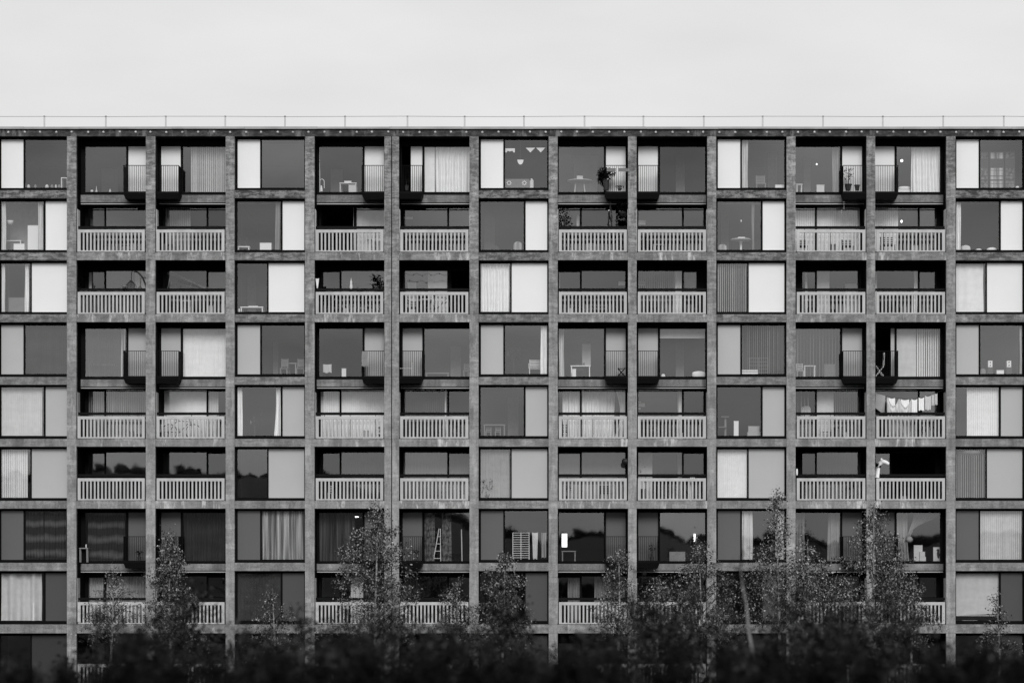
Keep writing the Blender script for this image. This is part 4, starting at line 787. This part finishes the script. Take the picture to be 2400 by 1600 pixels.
# hanging basket and rope hanger below the planted small balcony
o = thing('hanging_basket', 'dark hanging basket with trailing plant beside column, ' + LOC(2, 7), 'hanging basket', (X(1460, .4), .4, Z(511, .4)))
M().lathe((X(1460, .4), .4, Z(511, .4)), [(.05, 0), (.14, .05), (.19, .18), (.2, .26)], 14).build('basket', BLK, o); q = M(); rn = random.Random(5)
for i in range(260): q.leaf((X(1460, .4) + rn.uniform(-.27, .18), .4 + rn.uniform(-.2, .2), Z(500, .4) + rn.uniform(-.15, .62)), (rn.uniform(-1, 1), rn.uniform(-1, 1), rn.uniform(-1, .3)), (0, .3, 1), .11, .035)
q.build('foliage', LEAFP, o); q = M()
for a_ in range(3): q.tube([(X(1460, .4) + .19 * math.cos(a_ * 2.1), .4 + .19 * math.sin(a_ * 2.1), Z(497, .4)), (X(1460, .4), .4, Z(468, .4))], .006, 4)
q.build('chain', BLK, o)
o = thing('rope_hanger', 'dark knotted rope plant hanger below small balcony, ' + LOC(2, 7), 'plant hanger', (X(1430, .35), .35, Z(530, .35))); q = M()
for s_ in (-1, 1): q.tube([(X(1430, .35), .35, Z(467, .35)), (X(1430.5, .35), .35, Z(485, .35)), (X(1430 + 4 * s_, .35), .35, Z(500, .35)), (X(1430 + 3 * s_, .35), .35, Z(532, .35))], [.012, .03, .02, .035], 6)
q.build('rope', BLK, o); M().lathe((X(1427, .33), .33, Z(495, .33)), [(.01, 0), (.03, .02), (.03, .04), (.01, .055)], 8).build('bead', WHITE, o)
o = thing('hanging_ornament', 'thin beaded wind chime hanging from small balcony, ' + LOC(2, 10), 'wind chime', (X(1975, .3), .3, Z(506, .3)))
M().tube([(X(1978, .3), .3, Z(466, .3)), (X(1978, .3), .3, Z(490, .3)), (X(1972, .3), .3, Z(506, .3))], .004, 4).build('string', BLK, o); q = M()
for i in range(7): q.lathe((X(1978 if i < 4 else 1973, .3), .3, Z(475 + i * 5, .3)), [(.005, 0), (.022, .02), (.005, .04)], 6)
q.build('beads', WHITE, o)
# reed screen, hanging chair, bowl
q = M().sheet(lambda u, v: (X(184 + 154 * u), .16 + .012 * math.sin(u * 160), Z(733) + (Z(681 - 1.5 * math.sin(u * 47) * math.cos(u * 23)) - Z(733)) * v), 160, 4)
tag(q.build('reed_screen', REED, None, (X(260), .16, Z(733))), 'ragged dark reed screen behind balusters, ' + LOC(3, 1), 'screen')
o = thing('hanging_chair', 'black hanging egg chair on curved stand, ' + LOC(3, 1), 'hanging chair', (X(330, .65), .65, Z(BOT[3]) + .004))
M().tube([(X(315 + 34 * math.sin(t * .17), .65), .65, Z(636 + 100 * (1 - math.cos(t * .157)) if t < 10 else 736, .65)) for t in range(0, 11)], .035, 8).build('stand', BLK, o)
M().tube([(X(312, .65), .65, Z(637, .65)), (X(308, .65), .65, Z(637, .65)), (X(308, .65), .65, Z(658, .65))], .015, 6).build('hook', BLK, o); q = M()
for k in range(9): t = (k - 4) / 4; q.tube([(X(307, .65), .65, Z(656, .65)), (X(307 + 11 * t, .65), .62 - .1 * (1 - t * t), Z(668, .65)), (X(307 + 22 * t, .65), .6, Z(690, .65))], .014, 5)
q.build('ropes', BLK, o); M().lathe((X(307, .65), .62, Z(712, .65)), [(.1, 0), (.32, .08), (.40, .25), (.38, .4)], 16).build('seat', DARKC, o)
q = M().lathe((X(293, .2), .06, Z(684) + .155), [(.05, 0), (.10, .09), (.115, .12), (.11, .12), (.06, .02)], 14); tag(q.build('bowl', SHEER, None, (X(293, .2), .06, Z(684) + .155), True), 'grey bowl standing on the handrail, ' + LOC(3, 1), 'bowl')
# poles, cockatoo shaped ornament, misc
o = thing('bare_branches', 'bundle of pale bare branches leaning over rail, ' + LOC(3, 2), 'branches', (X(470, .3), .3, Z(BOT[3]) + .004)); q = M()
for (x0, y0, x1, y1) in ((392, 640, 512, 690), (400, 637, 500, 688), (430, 668, 518, 692), (446, 661, 520, 690), (388, 690, 398, 652), (396, 690, 402, 658), (440, 682, 452, 656), (408, 688, 412, 664)): q.tube([(X(x0, .35), .35, Z(y0, .35)), (X((x0 + x1) / 2 + 2, .35), .33, Z((y0 + y1) / 2 - 2, .35)), (X(x1, .35), .3, Z(y1, .35))], [.006, .011, .014], 5)
q.build('twigs', SHEER, o)
o = thing('bird_ornament', 'white crested bird ornament behind rail, ' + LOC(3, 4), 'ornament', (X(823, .3), .3, Z(BOT[3]) + .004))
M().tube([(X(823, .3), .3, Z(BOT[3]) + .004), (X(823, .3), .3, Z(678, .3))], .02, 6).build('stand', BLK, o); M().lathe((X(823, .3), .3, Z(679, .3)), [(.03, 0), (.07, .08), (.06, .2), (.045, .28), (.05, .34), (.02, .4), (.004, .52)], 10).build('body', PALE, o, smooth=True); q = M(); [q.leaf((X(823, .3), .3, Z(666, .3)), (s_, -.2, .1 * s_), (0, -.3, 1), .28, .04) for s_ in (-1, 1)]; q.build('wing', SHEER, o)
hung('white triangular flag cloth by left column', 3, 4, 739, 748, 652, 676, .3, CLOTH, 'flag', 'flag', taper=.7)
o = thing('light_string', 'string of small dark fairy lights across window, ' + LOC(3, 5), 'fairy lights', (X(945, .5), .5, Z(640, .5))); q = M(); pts = [(X(943 + 107 * i / 16, .5), .5, Z(641 - 3 * math.sin(i * 1.6) + 2, .5)) for i in range(17)]; q.tube(pts, .006, 4); q.build('wire', BLK, o); q = M(); [q.lathe((p[0], p[1], p[2] - .05), [(.008, 0), (.022, .02), (.008, .05)], 6) for p in pts[1::3]]; q.build('bulb', BLK, o)
q = M().lathe((X(1466, .12), .12, Z(1089, .12)), [(.01, 0), (.12, .03), (.17, .14), (.12, .26), (.01, .29)], 12); tag(q.build('round_birdhouse', BLK, None, (X(1466, .12), .12, Z(1089, .12)), True), 'black round ornament fixed against column, ' + LOC(6, 7), 'ornament')
# white crane shaped draped towel, toys on rail
o = thing('draped_animal', 'white draped horse head figure above rail, ' + LOC(6, 11), 'figure', (X(2062, .3), .3, Z(1118)))
M().tube([(X(2056, .3), .3, Z(1118)), (X(2057, .3), .3, Z(1098, .3)), (X(2062, .3), .3, Z(1085, .3)), (X(2070, .3), .3, Z(1081, .3))], [.09, .10, .10, .11], 10).build('neck', CLOTH, o, smooth=True)
M().tube([(X(2067, .3), .28, Z(1081, .3)), (X(2076, .3), .26, Z(1083, .3)), (X(2083, .3), .25, Z(1087, .3))], [.10, .085, .06], 10).build('head', CLOTH, o, smooth=True); q = M(); [q.leaf((X(2066 + i * 2, .3), .26 + i * .04, Z(1079, .3)), (-.2, 0, 1), (0, -1, 0), .12, .03) for i in range(2)]; q.build('ear', CLOTH, o)
cushion('crumpled white cloth heap on handrail', 5, 10, 1878, 1901, 951, .0, CLOTH, z0=Z(BT[5][0] - 1.8) + .088, dep=.14, name='cloth_heap', cat='cloth'); cushion('white bottle at left on rail', 6, 10, 1866, 1870, 1098, .02, CLOTH, z0=Z(BT[6][0] - 1.8) + .088, dep=.06, name='bottle', cat='bottle')
for px, lab in ((1619, 'left'), (1623, 'middle'), (1627, 'right')): cushion(lab + ' tiny white pot on balustrade', 6, 8, px - 1.5, px + 1.5, 1118.5, .03, CLOTH, z0=Z(1120), dep=.05, name='small_pot', cat='pot')
carton('tall white post box behind right balusters', 6, 8, 1617, 1621, 1125, .3, .06, WHITE, z0=Z(BOT[6]) + .004, name='white_post', cat='post', lid=False)
# laundry line
o = thing('washing_line', 'sagging washing line strung across balcony, ' + LOC(5, 11), 'washing line', (X(2052, .4), .4, Z(919, .4))); LP = [(2051, 918), (2080, 929), (2110, 934), (2140, 935), (2170, 928), (2198, 919), (2214, 912)]
M().tube([(X(a_, .4), .4, Z(c_, .4)) for a_, c_ in LP], .007, 5).build('line', BLK, o)
def ly(p):
    for i in range(len(LP) - 1):
        if LP[i][0] <= p <= LP[i + 1][0]: t = (p - LP[i][0]) / (LP[i + 1][0] - LP[i][0]); return LP[i][1] + t * (LP[i + 1][1] - LP[i][1])
LG = 'washing hung on the line'
def sheetdrape():
    def f(u, v):
        px = 2079 + 57 * u; sag = abs(math.sin(u * 2 * math.pi)) ** 1.2; s_ = 1 - v
        return (X(px, .34), .34 + (.075 * math.sin(u * 44 + 3 * math.sin(s_ * 3)) + .03 * math.sin(u * 97)) * (.35 + .65 * s_) + .06 * sag * math.sin(s_ * 26) * max(0, 1 - s_ * 2.2), Z(ly(px) + 20 * sag * (1 - s_ * .7) + s_ * 90, .34))
    tag(M().sheet(f, 150, 30).build('hung_sheet', PALE, None, (X(2108, .34), .34, Z(1026, .34)), True), 'large pale sheet draped in two swags, ' + LOC(5, 11), 'laundry', LG)
sheetdrape()
for px0, px1, ln, m, lab in ((2082, 2098, 22, CLOTH, 'white towel behind sheet at left'), (2111, 2131, 24, CLOTH, 'white crumpled top in second swag'), (2136.5, 2150, 37, CLOTH, 'white vest in middle'), (2153, 2166, 31, CLOTH, 'white tee shirt with hanging sleeve'), (2168, 2182, 34, PALE, 'white long cloth right of shirts'), (2183.5, 2190, 27, PALE, 'grey patterned sock second from end'), (2191, 2197, 28, PALE, 'pale sock at right end')): hung(lab, 5, 11, px0, px1, ly((px0 + px1) / 2) + .3, ly((px0 + px1) / 2) + ln, .42 if px0 < 2132 else .38, m, 'laundry_item', 'laundry', px0, .05, LG)
q = M().sheet(lambda u, v: (X(2053 + 22 * u, .75), .75 + .3 * (1 - v), Z(921 + 5 * u + (1 - v) * (33 + 12 * u), .75)), 12, 6); tag(q.build('parasol_canvas', PALE, None, (X(2063, .75), .75, Z(960, .75))), 'pale striped canvas screen beside column, ' + LOC(5, 11), 'screen')
xlegs('small dark folding stool behind right balusters', 5, 11, 2200, 2210, 1012, .5, MIDC, z0=Z(BOT[5]) + .004)

# more belongings behind the balusters and in the rooms
for (r, b, p0, p1, pt, m, lab) in ((2, 1, 308, 318, 570, PALE, 'pale storage crate behind right balusters'), (2, 1, 262, 270, 576, MIDC, 'grey crate behind middle balusters'), (2, 4, 855, 870, 560, WHITE, 'tall white crate behind right balusters'), (2, 4, 875, 890, 566, PALE, 'pale crate by right column'), (2, 5, 960, 985, 570, MIDC, 'wide grey crate at left'), (2, 7, 1375, 1392, 570, PALE, 'pale crate behind middle balusters'), (2, 10, 1945, 1962, 572, MIDC, 'grey crate between lounge chairs'), (2, 11, 2140, 2152, 575, PALE, 'pale crate by mullion'),
        (3, 2, 485, 500, 716, PALE, 'pale crate at right'), (3, 4, 808, 818, 722, WHITE, 'small white crate in middle'), (3, 7, 1335, 1341, 722, WHITE, 'small white crate by plant'), (3, 8, 1560, 1580, 710, MIDC, 'grey crate by white curtain'), (3, 10, 1960, 1980, 712, MIDC, 'grey crate behind balusters'), (3, 11, 2110, 2130, 718, MIDC, 'grey crate in middle'),
        (5, 1, 300, 314, 1010, MIDC, 'grey crate at right'), (5, 4, 850, 866, 1008, PALE, 'pale crate in middle'), (5, 8, 1590, 1600, 1014, PALE, 'small pale crate at right'), (5, 10, 1980, 1990, 1012, PALE, 'small pale crate at right'), (6, 5, 1085, 1096, 1158, PALE, 'pale crate by right post'), (6, 8, 1498, 1512, 1145, DARKC, 'dark crate at left'), (6, 11, 2060, 2070, 1140, MIDC, 'grey crate behind left balusters'), (6, 11, 2110, 2124, 1162, PALE, 'low pale crate in middle')): carton(lab, r, b, p0, p1, pt, .55, .3, m, z0=Z(BOT[r]) + .004, name='crate', cat='crate')
for (r, b, px, pt, half, lab) in ((2, 5, 1042, 560, 8, 'dark bushy pot plant behind right balusters'), (2, 8, 1512, 548, 9, 'dark pot plant by left balusters'), (3, 5, 950, 690, 10, 'leafy pot plant at left'), (3, 8, 1630, 692, 8, 'dark pot plant by right balusters'), (5, 4, 892, 1000, 7, 'dark pot plant at right'), (5, 11, 2185, 990, 8, 'dark pot plant by stool'), (6, 1, 320, 1130, 8, 'dark pot plant at right'), (6, 2, 478, 1135, 8, 'dark pot plant at right'), (6, 7, 1330, 1130, 8, 'dark pot plant at left'), (6, 10, 1995, 1132, 10, 'dark pot plant behind right balusters'), (3, 11, 2190, 690, 8, 'dark pot plant at right')): potplant(lab, r, b, px, pt, half, .45, z0=Z(BOT[r]) + .004, n=50, ls=.11)
carton('added pale backdrop filling back of room', 2, 0, -10, 110, 474, 2.2, .5, MIDC, name='backdrop', cat='backdrop')  # pale surface added to make this room look lighter
carton('pale kitchen cabinets along rear wall', 1, 7, 1345, 1400, 365, 3.2, .4, SHEER, name='cabinet', cat='cabinet')
for r, b, p0, p1, pt, lab in ((1, 4, 775, 803, 396, 'dim inner door left of table'), (4, 5, 1056, 1080, 810, 'dim inner door right of bench'), (4, 3, 640, 652, 800, 'dim inner door edge by panel'), (5, 6, 1190, 1215, 930, 'dim inner door beside panel'), (2, 9, 1690, 1708, 495, 'dim inner door at left'), (1, 9, 1800, 1822, 360, 'dim inner door at right'), (4, 12, 2378, 2392, 790, 'dim inner door at right'), (2, 6, 1135, 1160, 500, 'dim inner door at left'), (3, 3, 580, 600, 640, 'dim inner door in middle'), (1, 10, 1884, 1900, 372, 'dim inner door at left')): carton(lab, r, b, p0, p1, pt, 3.5, .06, MIDC, name='inner_door', cat='door', lid=False)
# ------------------------------------------------------------------ trees and shrubs
def leaf_mesh(P, rng, size, droop=.5):
    n = len(P); d = rng.normal(size=(n, 3)); d[:, 2] -= droop; d /= np.linalg.norm(d, axis=1)[:, None]
    a = rng.normal(size=(n, 3)); sd = np.cross(d, a); sd /= np.linalg.norm(sd, axis=1)[:, None]; up = np.cross(sd, d)
    ln = size * rng.uniform(.65, 1.3, n)[:, None]; wd = ln * rng.uniform(.26, .36, n)[:, None]
    mid = P + d * ln * .42 + up * ln * .10
    V = np.stack([P, mid + sd * wd, P + d * ln, mid - sd * wd], 1).reshape(-1, 3)
    k = np.arange(n)[:, None] * 4; F = np.concatenate([k, k + 1, k + 2, k, k + 2, k + 3], 1).reshape(-1, 3)
    tone = np.repeat(rng.random(n) ** 2.8, 4)  # skewed tone: the few pale leaves are glints put into the colour
    return V, F, tone
def add_leaves(name, V, F, tone, m, parent, org):
    me = bpy.data.meshes.new(name); nv, nf = len(V), len(F)
    me.vertices.add(nv); me.vertices.foreach_set('co', (V - np.array(org)).astype(np.float32).ravel())
    me.loops.add(nf * 3); me.loops.foreach_set('vertex_index', F.astype(np.int32).ravel())
    me.polygons.add(nf); me.polygons.foreach_set('loop_start', np.arange(0, nf * 3, 3, dtype=np.int32))
    me.materials.append(m); me.update(calc_edges=True)
    at = me.attributes.new('tone', 'FLOAT', 'POINT'); at.data.foreach_set('value', tone.astype(np.float32))
    o = bpy.data.objects.new(name, me); C.objects.link(o); o.parent = parent; return o
def tree(name, lab, cat, px, ptop, Yd, prof, nleaf, seed, lsize=.082, lm=None, bark=None, group=None, trunk_r=.09, lean=0.0, tone_gain=1.0, clump=.10, nbr=46, bottom=1480):
    """prof: list of (photo row, half width in photo pixels) measured for the crown; Yd: distance in front of the facade (negative)"""
    lm = lm or LEAFL; bark = bark or BARK; rng = np.random.default_rng(seed); rn = random.Random(seed)
    f = (D + Yd) / D; x0 = X(px, Yd); zt = Z(ptop, Yd); z0 = terrain_h(x0, Yd) - .05
    o = thing(name, lab, cat, (x0, Yd, z0), group)
    def tx(t): return x0 + lean * (1 - t) * S * f + .10 * math.sin(t * 5 + seed) * (1 - .4 * t) * f
    def tp(t): return Vector((tx(t), Yd + .12 * math.sin(t * 4 + seed * 2), z0 + (zt - z0) * t))
    q = M(); ts = [i / 14 for i in range(15)]; q.tube([tp(t) for t in ts], [trunk_r * f ** .5 * (1 - .93 * t) + .006 for t in ts], 8)
    rows = [p[0] for p in prof]; hw = [p[1] for p in prof]
    segs = []
    for i in range(nbr):
        py = rows[0] + (rows[-1] - rows[0]) * ((i + rn.random()) / nbr) ** .9
        half = float(np.interp(py, rows, hw)) * S * f; z = Z(py, Yd)
        t = min(.985, max(.05, (z - z0 - half * .5) / (zt - z0))); a = rn.uniform(0, 6.283); R_ = half * rn.uniform(.72, 1.06)
        b0 = tp(t); e = Vector((x0 + (tx(t) - x0) + math.cos(a) * R_, Yd + math.sin(a) * R_, z + rn.uniform(-.15, .15)))
        mid = b0.lerp(e, .5) + Vector((0, 0, abs(R_) * .16)); segs.append((b0, mid, e)); q.tube([b0, mid, e], [.018 * f, .010 * f, .003], 5, mi=1, cap=False)
        for k in range(4):
            u = rn.uniform(.35, .95); s0 = b0.lerp(mid, u * 2) if u < .5 else mid.lerp(e, u * 2 - 1); L_ = R_ * rn.uniform(.25, .5) + .12 * f
            s1 = s0 + Vector((rn.uniform(-1, 1), rn.uniform(-1, 1), rn.uniform(-.7, .35))).normalized() * L_; s2 = s1 + Vector((0, 0, -L_ * .25))
            segs.append((s0, s1, s2)); q.tube([s0, s1, s2], [.005 * f, .004, .002], 4, mi=1, cap=False)
    # topmost leader twigs
    for k in range(6):
        s0 = tp(.9 + k * .018); s1 = s0 + Vector((rn.uniform(-.3, .3) * f, rn.uniform(-.2, .2), .25 * f)); segs.append((s0, s0.lerp(s1, .5), s1))
    q.build('trunk', [bark, BARKD], o, smooth=True)
    A = np.array([[tuple(s[0]), tuple(s[1]), tuple(s[2])] for s in segs]); wgt = np.linalg.norm(A[:, 2] - A[:, 0], axis=1) + .1; wgt *= rng.lognormal(0, .75, len(wgt)); wgt /= wgt.sum()
    if lsize < .09: nleaf = int(nleaf * 2.0)
    idx = rng.choice(len(segs), nleaf, p=wgt); u = (.25 + .8 * rng.random(nleaf))[:, None]; u = np.clip(u, 0, 1)
    P = (1 - u) ** 2 * A[idx, 0] + 2 * u * (1 - u) * A[idx, 1] + u * u * A[idx, 2]
    P = P + rng.normal(size=(nleaf, 3)) * clump * f * np.array([1, 1, 1.1])
    nleaf = len(P); V, F, tone = leaf_mesh(P, rng, lsize * f ** .35); add_leaves('crown', V, F, tone * tone_gain, lm, o, (x0, Yd, z0))
    return o
BG_ = 'young birches in front of the flats'
tree('birch_tree', 'dense narrow cone shaped birch, second from left, before third bay', 'tree', 402, 1246, -12, [(1252, 6), (1290, 22), (1330, 42), (1375, 48), (1440, 62), (1500, 70)], 5200, 1, group=BG_, nbr=60, clump=.11)
tree('birch_tree', 'tallest wide birch in front of the twin columns', 'tree', 884, 1183, -14, [(1190, 8), (1225, 45), (1280, 78), (1330, 92), (1390, 95), (1430, 120), (1490, 130)], 6200, 2, group=BG_, nbr=70, trunk_r=.11)
tree('birch_tree', 'small rounded birch below the clothes airer', 'tree', 1180, 1298, -13, [(1303, 8), (1340, 42), (1385, 62), (1430, 60), (1500, 66)], 3000, 3, group=BG_, nbr=44)
tree('birch_tree', 'sparse small birch before column right of middle bay', 'tree', 1448, 1285, -12, [(1292, 20), (1320, 40), (1370, 46), (1420, 60), (1480, 70)], 2100, 4, group=BG_, nbr=40)
tree('birch_tree', 'leafy birch left of white trunked birch', 'tree', 1640, 1262, -13, [(1268, 10), (1310, 46), (1370, 95), (1430, 125), (1490, 130)], 4300, 5, group=BG_, nbr=60)
tree('birch_tree', 'tall airy birch with thin white trunk', 'tree', 1824, 1148, -15, [(1155, 5), (1200, 15), (1260, 34), (1310, 78), (1370, 95), (1440, 105)], 3000, 6, group=BG_, nbr=60, trunk_r=.10, clump=.14)
tree('birch_tree', 'tall birch overlapping the second column from right', 'tree', 2050, 1178, -14, [(1186, 12), (1220, 40), (1270, 62), (1320, 92), (1370, 92), (1430, 95), (1480, 90)], 5600, 7, group=BG_, nbr=64, trunk_r=.11)
tree('birch_tree', 'low bushy birch between tall airy birch and column', 'tree', 1930, 1310, -16, [(1316, 18), (1350, 62), (1400, 80), (1450, 80), (1500, 90)], 2600, 8, group=BG_, nbr=44)
tree('birch_tree', 'very sparse birch sapling before the second bay', 'tree', 262, 1334, -12, [(1340, 12), (1370, 36), (1410, 60), (1480, 72)], 1000, 9, group=BG_, nbr=30)
tree('birch_tree', 'short thin birch right of the tall airy birch', 'tree', 1890, 1262, -10, [(1268, 10), (1300, 30), (1330, 36), (1400, 40)], 800, 10, group=BG_, nbr=24)
tree('birch_tree', 'thin birch sapling before rightmost pale blind', 'tree', 2338, 1392, -12, [(1398, 8), (1425, 22), (1470, 40), (1520, 60)], 420, 11, group=BG_, nbr=18)
tree('birch_tree', 'thin pale birch sapling before the fourth bay', 'tree', 642, 1376, -12, [(1382, 8), (1410, 26), (1450, 70), (1520, 100)], 900, 12, group=BG_, nbr=26)
tree('birch_tree', 'low birch right of the tallest wide birch', 'tree', 1075, 1366, -13, [(1372, 8), (1400, 36), (1440, 55), (1500, 60)], 1300, 13, group=BG_, nbr=28)
tree('birch_tree', 'broad low birch left of leafy birch', 'tree', 1545, 1352, -14, [(1358, 12), (1390, 60), (1440, 90), (1500, 90)], 2300, 14, group=BG_, nbr=36)
tree('birch_tree', 'low spreading birch at right of tall column birch', 'tree', 2140, 1352, -13, [(1358, 10), (1385, 40), (1430, 60), (1500, 70)], 1100, 15, group=BG_, nbr=30)
# nearer saplings and scrub on the slope, out of focus
SG = 'dark saplings on the slope close to the camera'
near = [(30, 1590, 90, -66, 'low'), (225, 1432, 90, -58, 'sparse'), (330, 1482, 80, -70, 'low'), (430, 1392, 110, -55, 'bushy'), (590, 1478, 120, -66, 'low'), (700, 1428, 90, -58, 'sparse'), (800, 1482, 110, -70, 'low'), (920, 1420, 120, -60, 'bushy'), (1060, 1466, 120, -66, 'bushy'), (1180, 1408, 80, -55, 'leafy'), (1250, 1548, 110, -72, 'low'), (1385, 1505, 110, -66, 'low'), (1500, 1402, 120, -60, 'bushy'), (1620, 1386, 120, -55, 'leafy'), (1740, 1545, 90, -68, 'bushy'), (1860, 1390, 120, -58, 'leafy'), (1980, 1428, 120, -66, 'bushy'), (2090, 1402, 110, -58, 'leafy'), (2200, 1532, 100, -70, 'low'), (2330, 1512, 110, -66, 'low')]
words = ['at far left corner', 'under second bay', 'between second and third bay', 'in front of dense cone birch', 'below fourth bay', 'left of the tallest wide birch', 'under the tallest wide birch', 'below the twin columns', 'below the sixth bay', 'below the small rounded birch', 'at foot of bare middle column', 'right of bare middle column', 'below the sparse small birch', 'below the leafy birch', 'beside the leaning pale trunk', 'below the tall airy birch', 'under the low bushy birch', 'below birch by second column from right', 'under the second column from right', 'at far right corner']
for i, (px, pt, hw, Yd, kind) in enumerate(near):
    n_ = {'low': 2600, 'sparse': 1100, 'bushy': 3200, 'leafy': 2800}[kind]
    tree('sapling', 'blurred dark %s sapling %s' % (kind, words[i]), 'shrub', px, pt, Yd - 9, [(pt + 4, 12), (pt + 35, hw * .6), (pt + 80, hw), (pt + 200, hw * 1.25), (1720, hw * 1.3)], int(n_ * 1.5), 40 + i, lsize=.10, lm=LEAFM, bark=BARKD, group=SG, nbr=70, clump=.42, trunk_r=.05)
low = [(40, 1585), (140, 1572), (270, 1548), (390, 1540), (500, 1550), (620, 1543), (745, 1552), (860, 1545), (980, 1540), (1100, 1548), (1215, 1556), (1330, 1548), (1450, 1540), (1570, 1536), (1690, 1545), (1810, 1538), (1930, 1542), (2050, 1548), (2170, 1552), (2290, 1546), (2390, 1555)]
ows = ['first', 'second', 'third', 'fourth', 'fifth', 'sixth', 'seventh', 'eighth', 'ninth', 'tenth', 'eleventh', 'twelfth', 'thirteenth', 'fourteenth', 'fifteenth', 'sixteenth', 'seventeenth', 'eighteenth', 'nineteenth', 'twentieth', 'last']
for i, (px, pt) in enumerate(low):
    tree('bramble_bush', 'near black blurred bush along the bottom edge, %s from left' % ows[i], 'shrub', px, pt, -81 - (i % 3), [(pt + 3, 20), (pt + 25, 62), (pt + 60, 85), (1760, 95)], 2600, 140 + i, lsize=.10, lm=LEAFD, bark=BARKD, group='dark bushes along the bottom edge', nbr=50, clump=.2, trunk_r=.03)
# pale leaning trunk close by
PALEBARK = mat('pale_stem_bark', .22, .8, .2, .4, 9, (1, 1, 2.5), .3)
def stem(lab, pts, Yd, r, seed, m):
    q = M(); P = [Vector((X(a, Yd), Yd, Z(c, Yd))) for a, c in pts]; P.insert(0, Vector((P[0].x + .1, Yd, terrain_h(P[0].x, Yd) - .05))) ; o = thing('birch_tree', lab, 'tree', P[0], 'bare pale birch stems'); k = len(P)
    q.tube(P, [r * (1 - .7 * i / (k - 1)) for i in range(k)], 8); q.build('trunk', m, o, smooth=True)
    rng = np.random.default_rng(seed); n = 160; u = rng.random(n); A, B = np.array(P[-2]), np.array(P[-1]); Q = A + (B - A) * u[:, None] + rng.normal(size=(n, 3)) * .12
    V, F, t = leaf_mesh(Q, rng, .05); add_leaves('crown', V, F, t, LEAFD, o, tuple(P[0]))
stem('long pale leaning birch stem, blurred, right of centre', [(1778, 1620), (1766, 1540), (1755, 1480), (1750, 1420), (1740, 1370), (1734, 1320)], -69, .027, 91, PALEBARK)
stem('short pale leaning stem in right foliage', [(1908, 1590), (1918, 1540), (1930, 1495)], -72, .02, 92, PALEBARK)
stem('pale leaning stem left of short one', [(1812, 1620), (1822, 1570), (1832, 1530)], -72, .02, 93, PALEBARK)
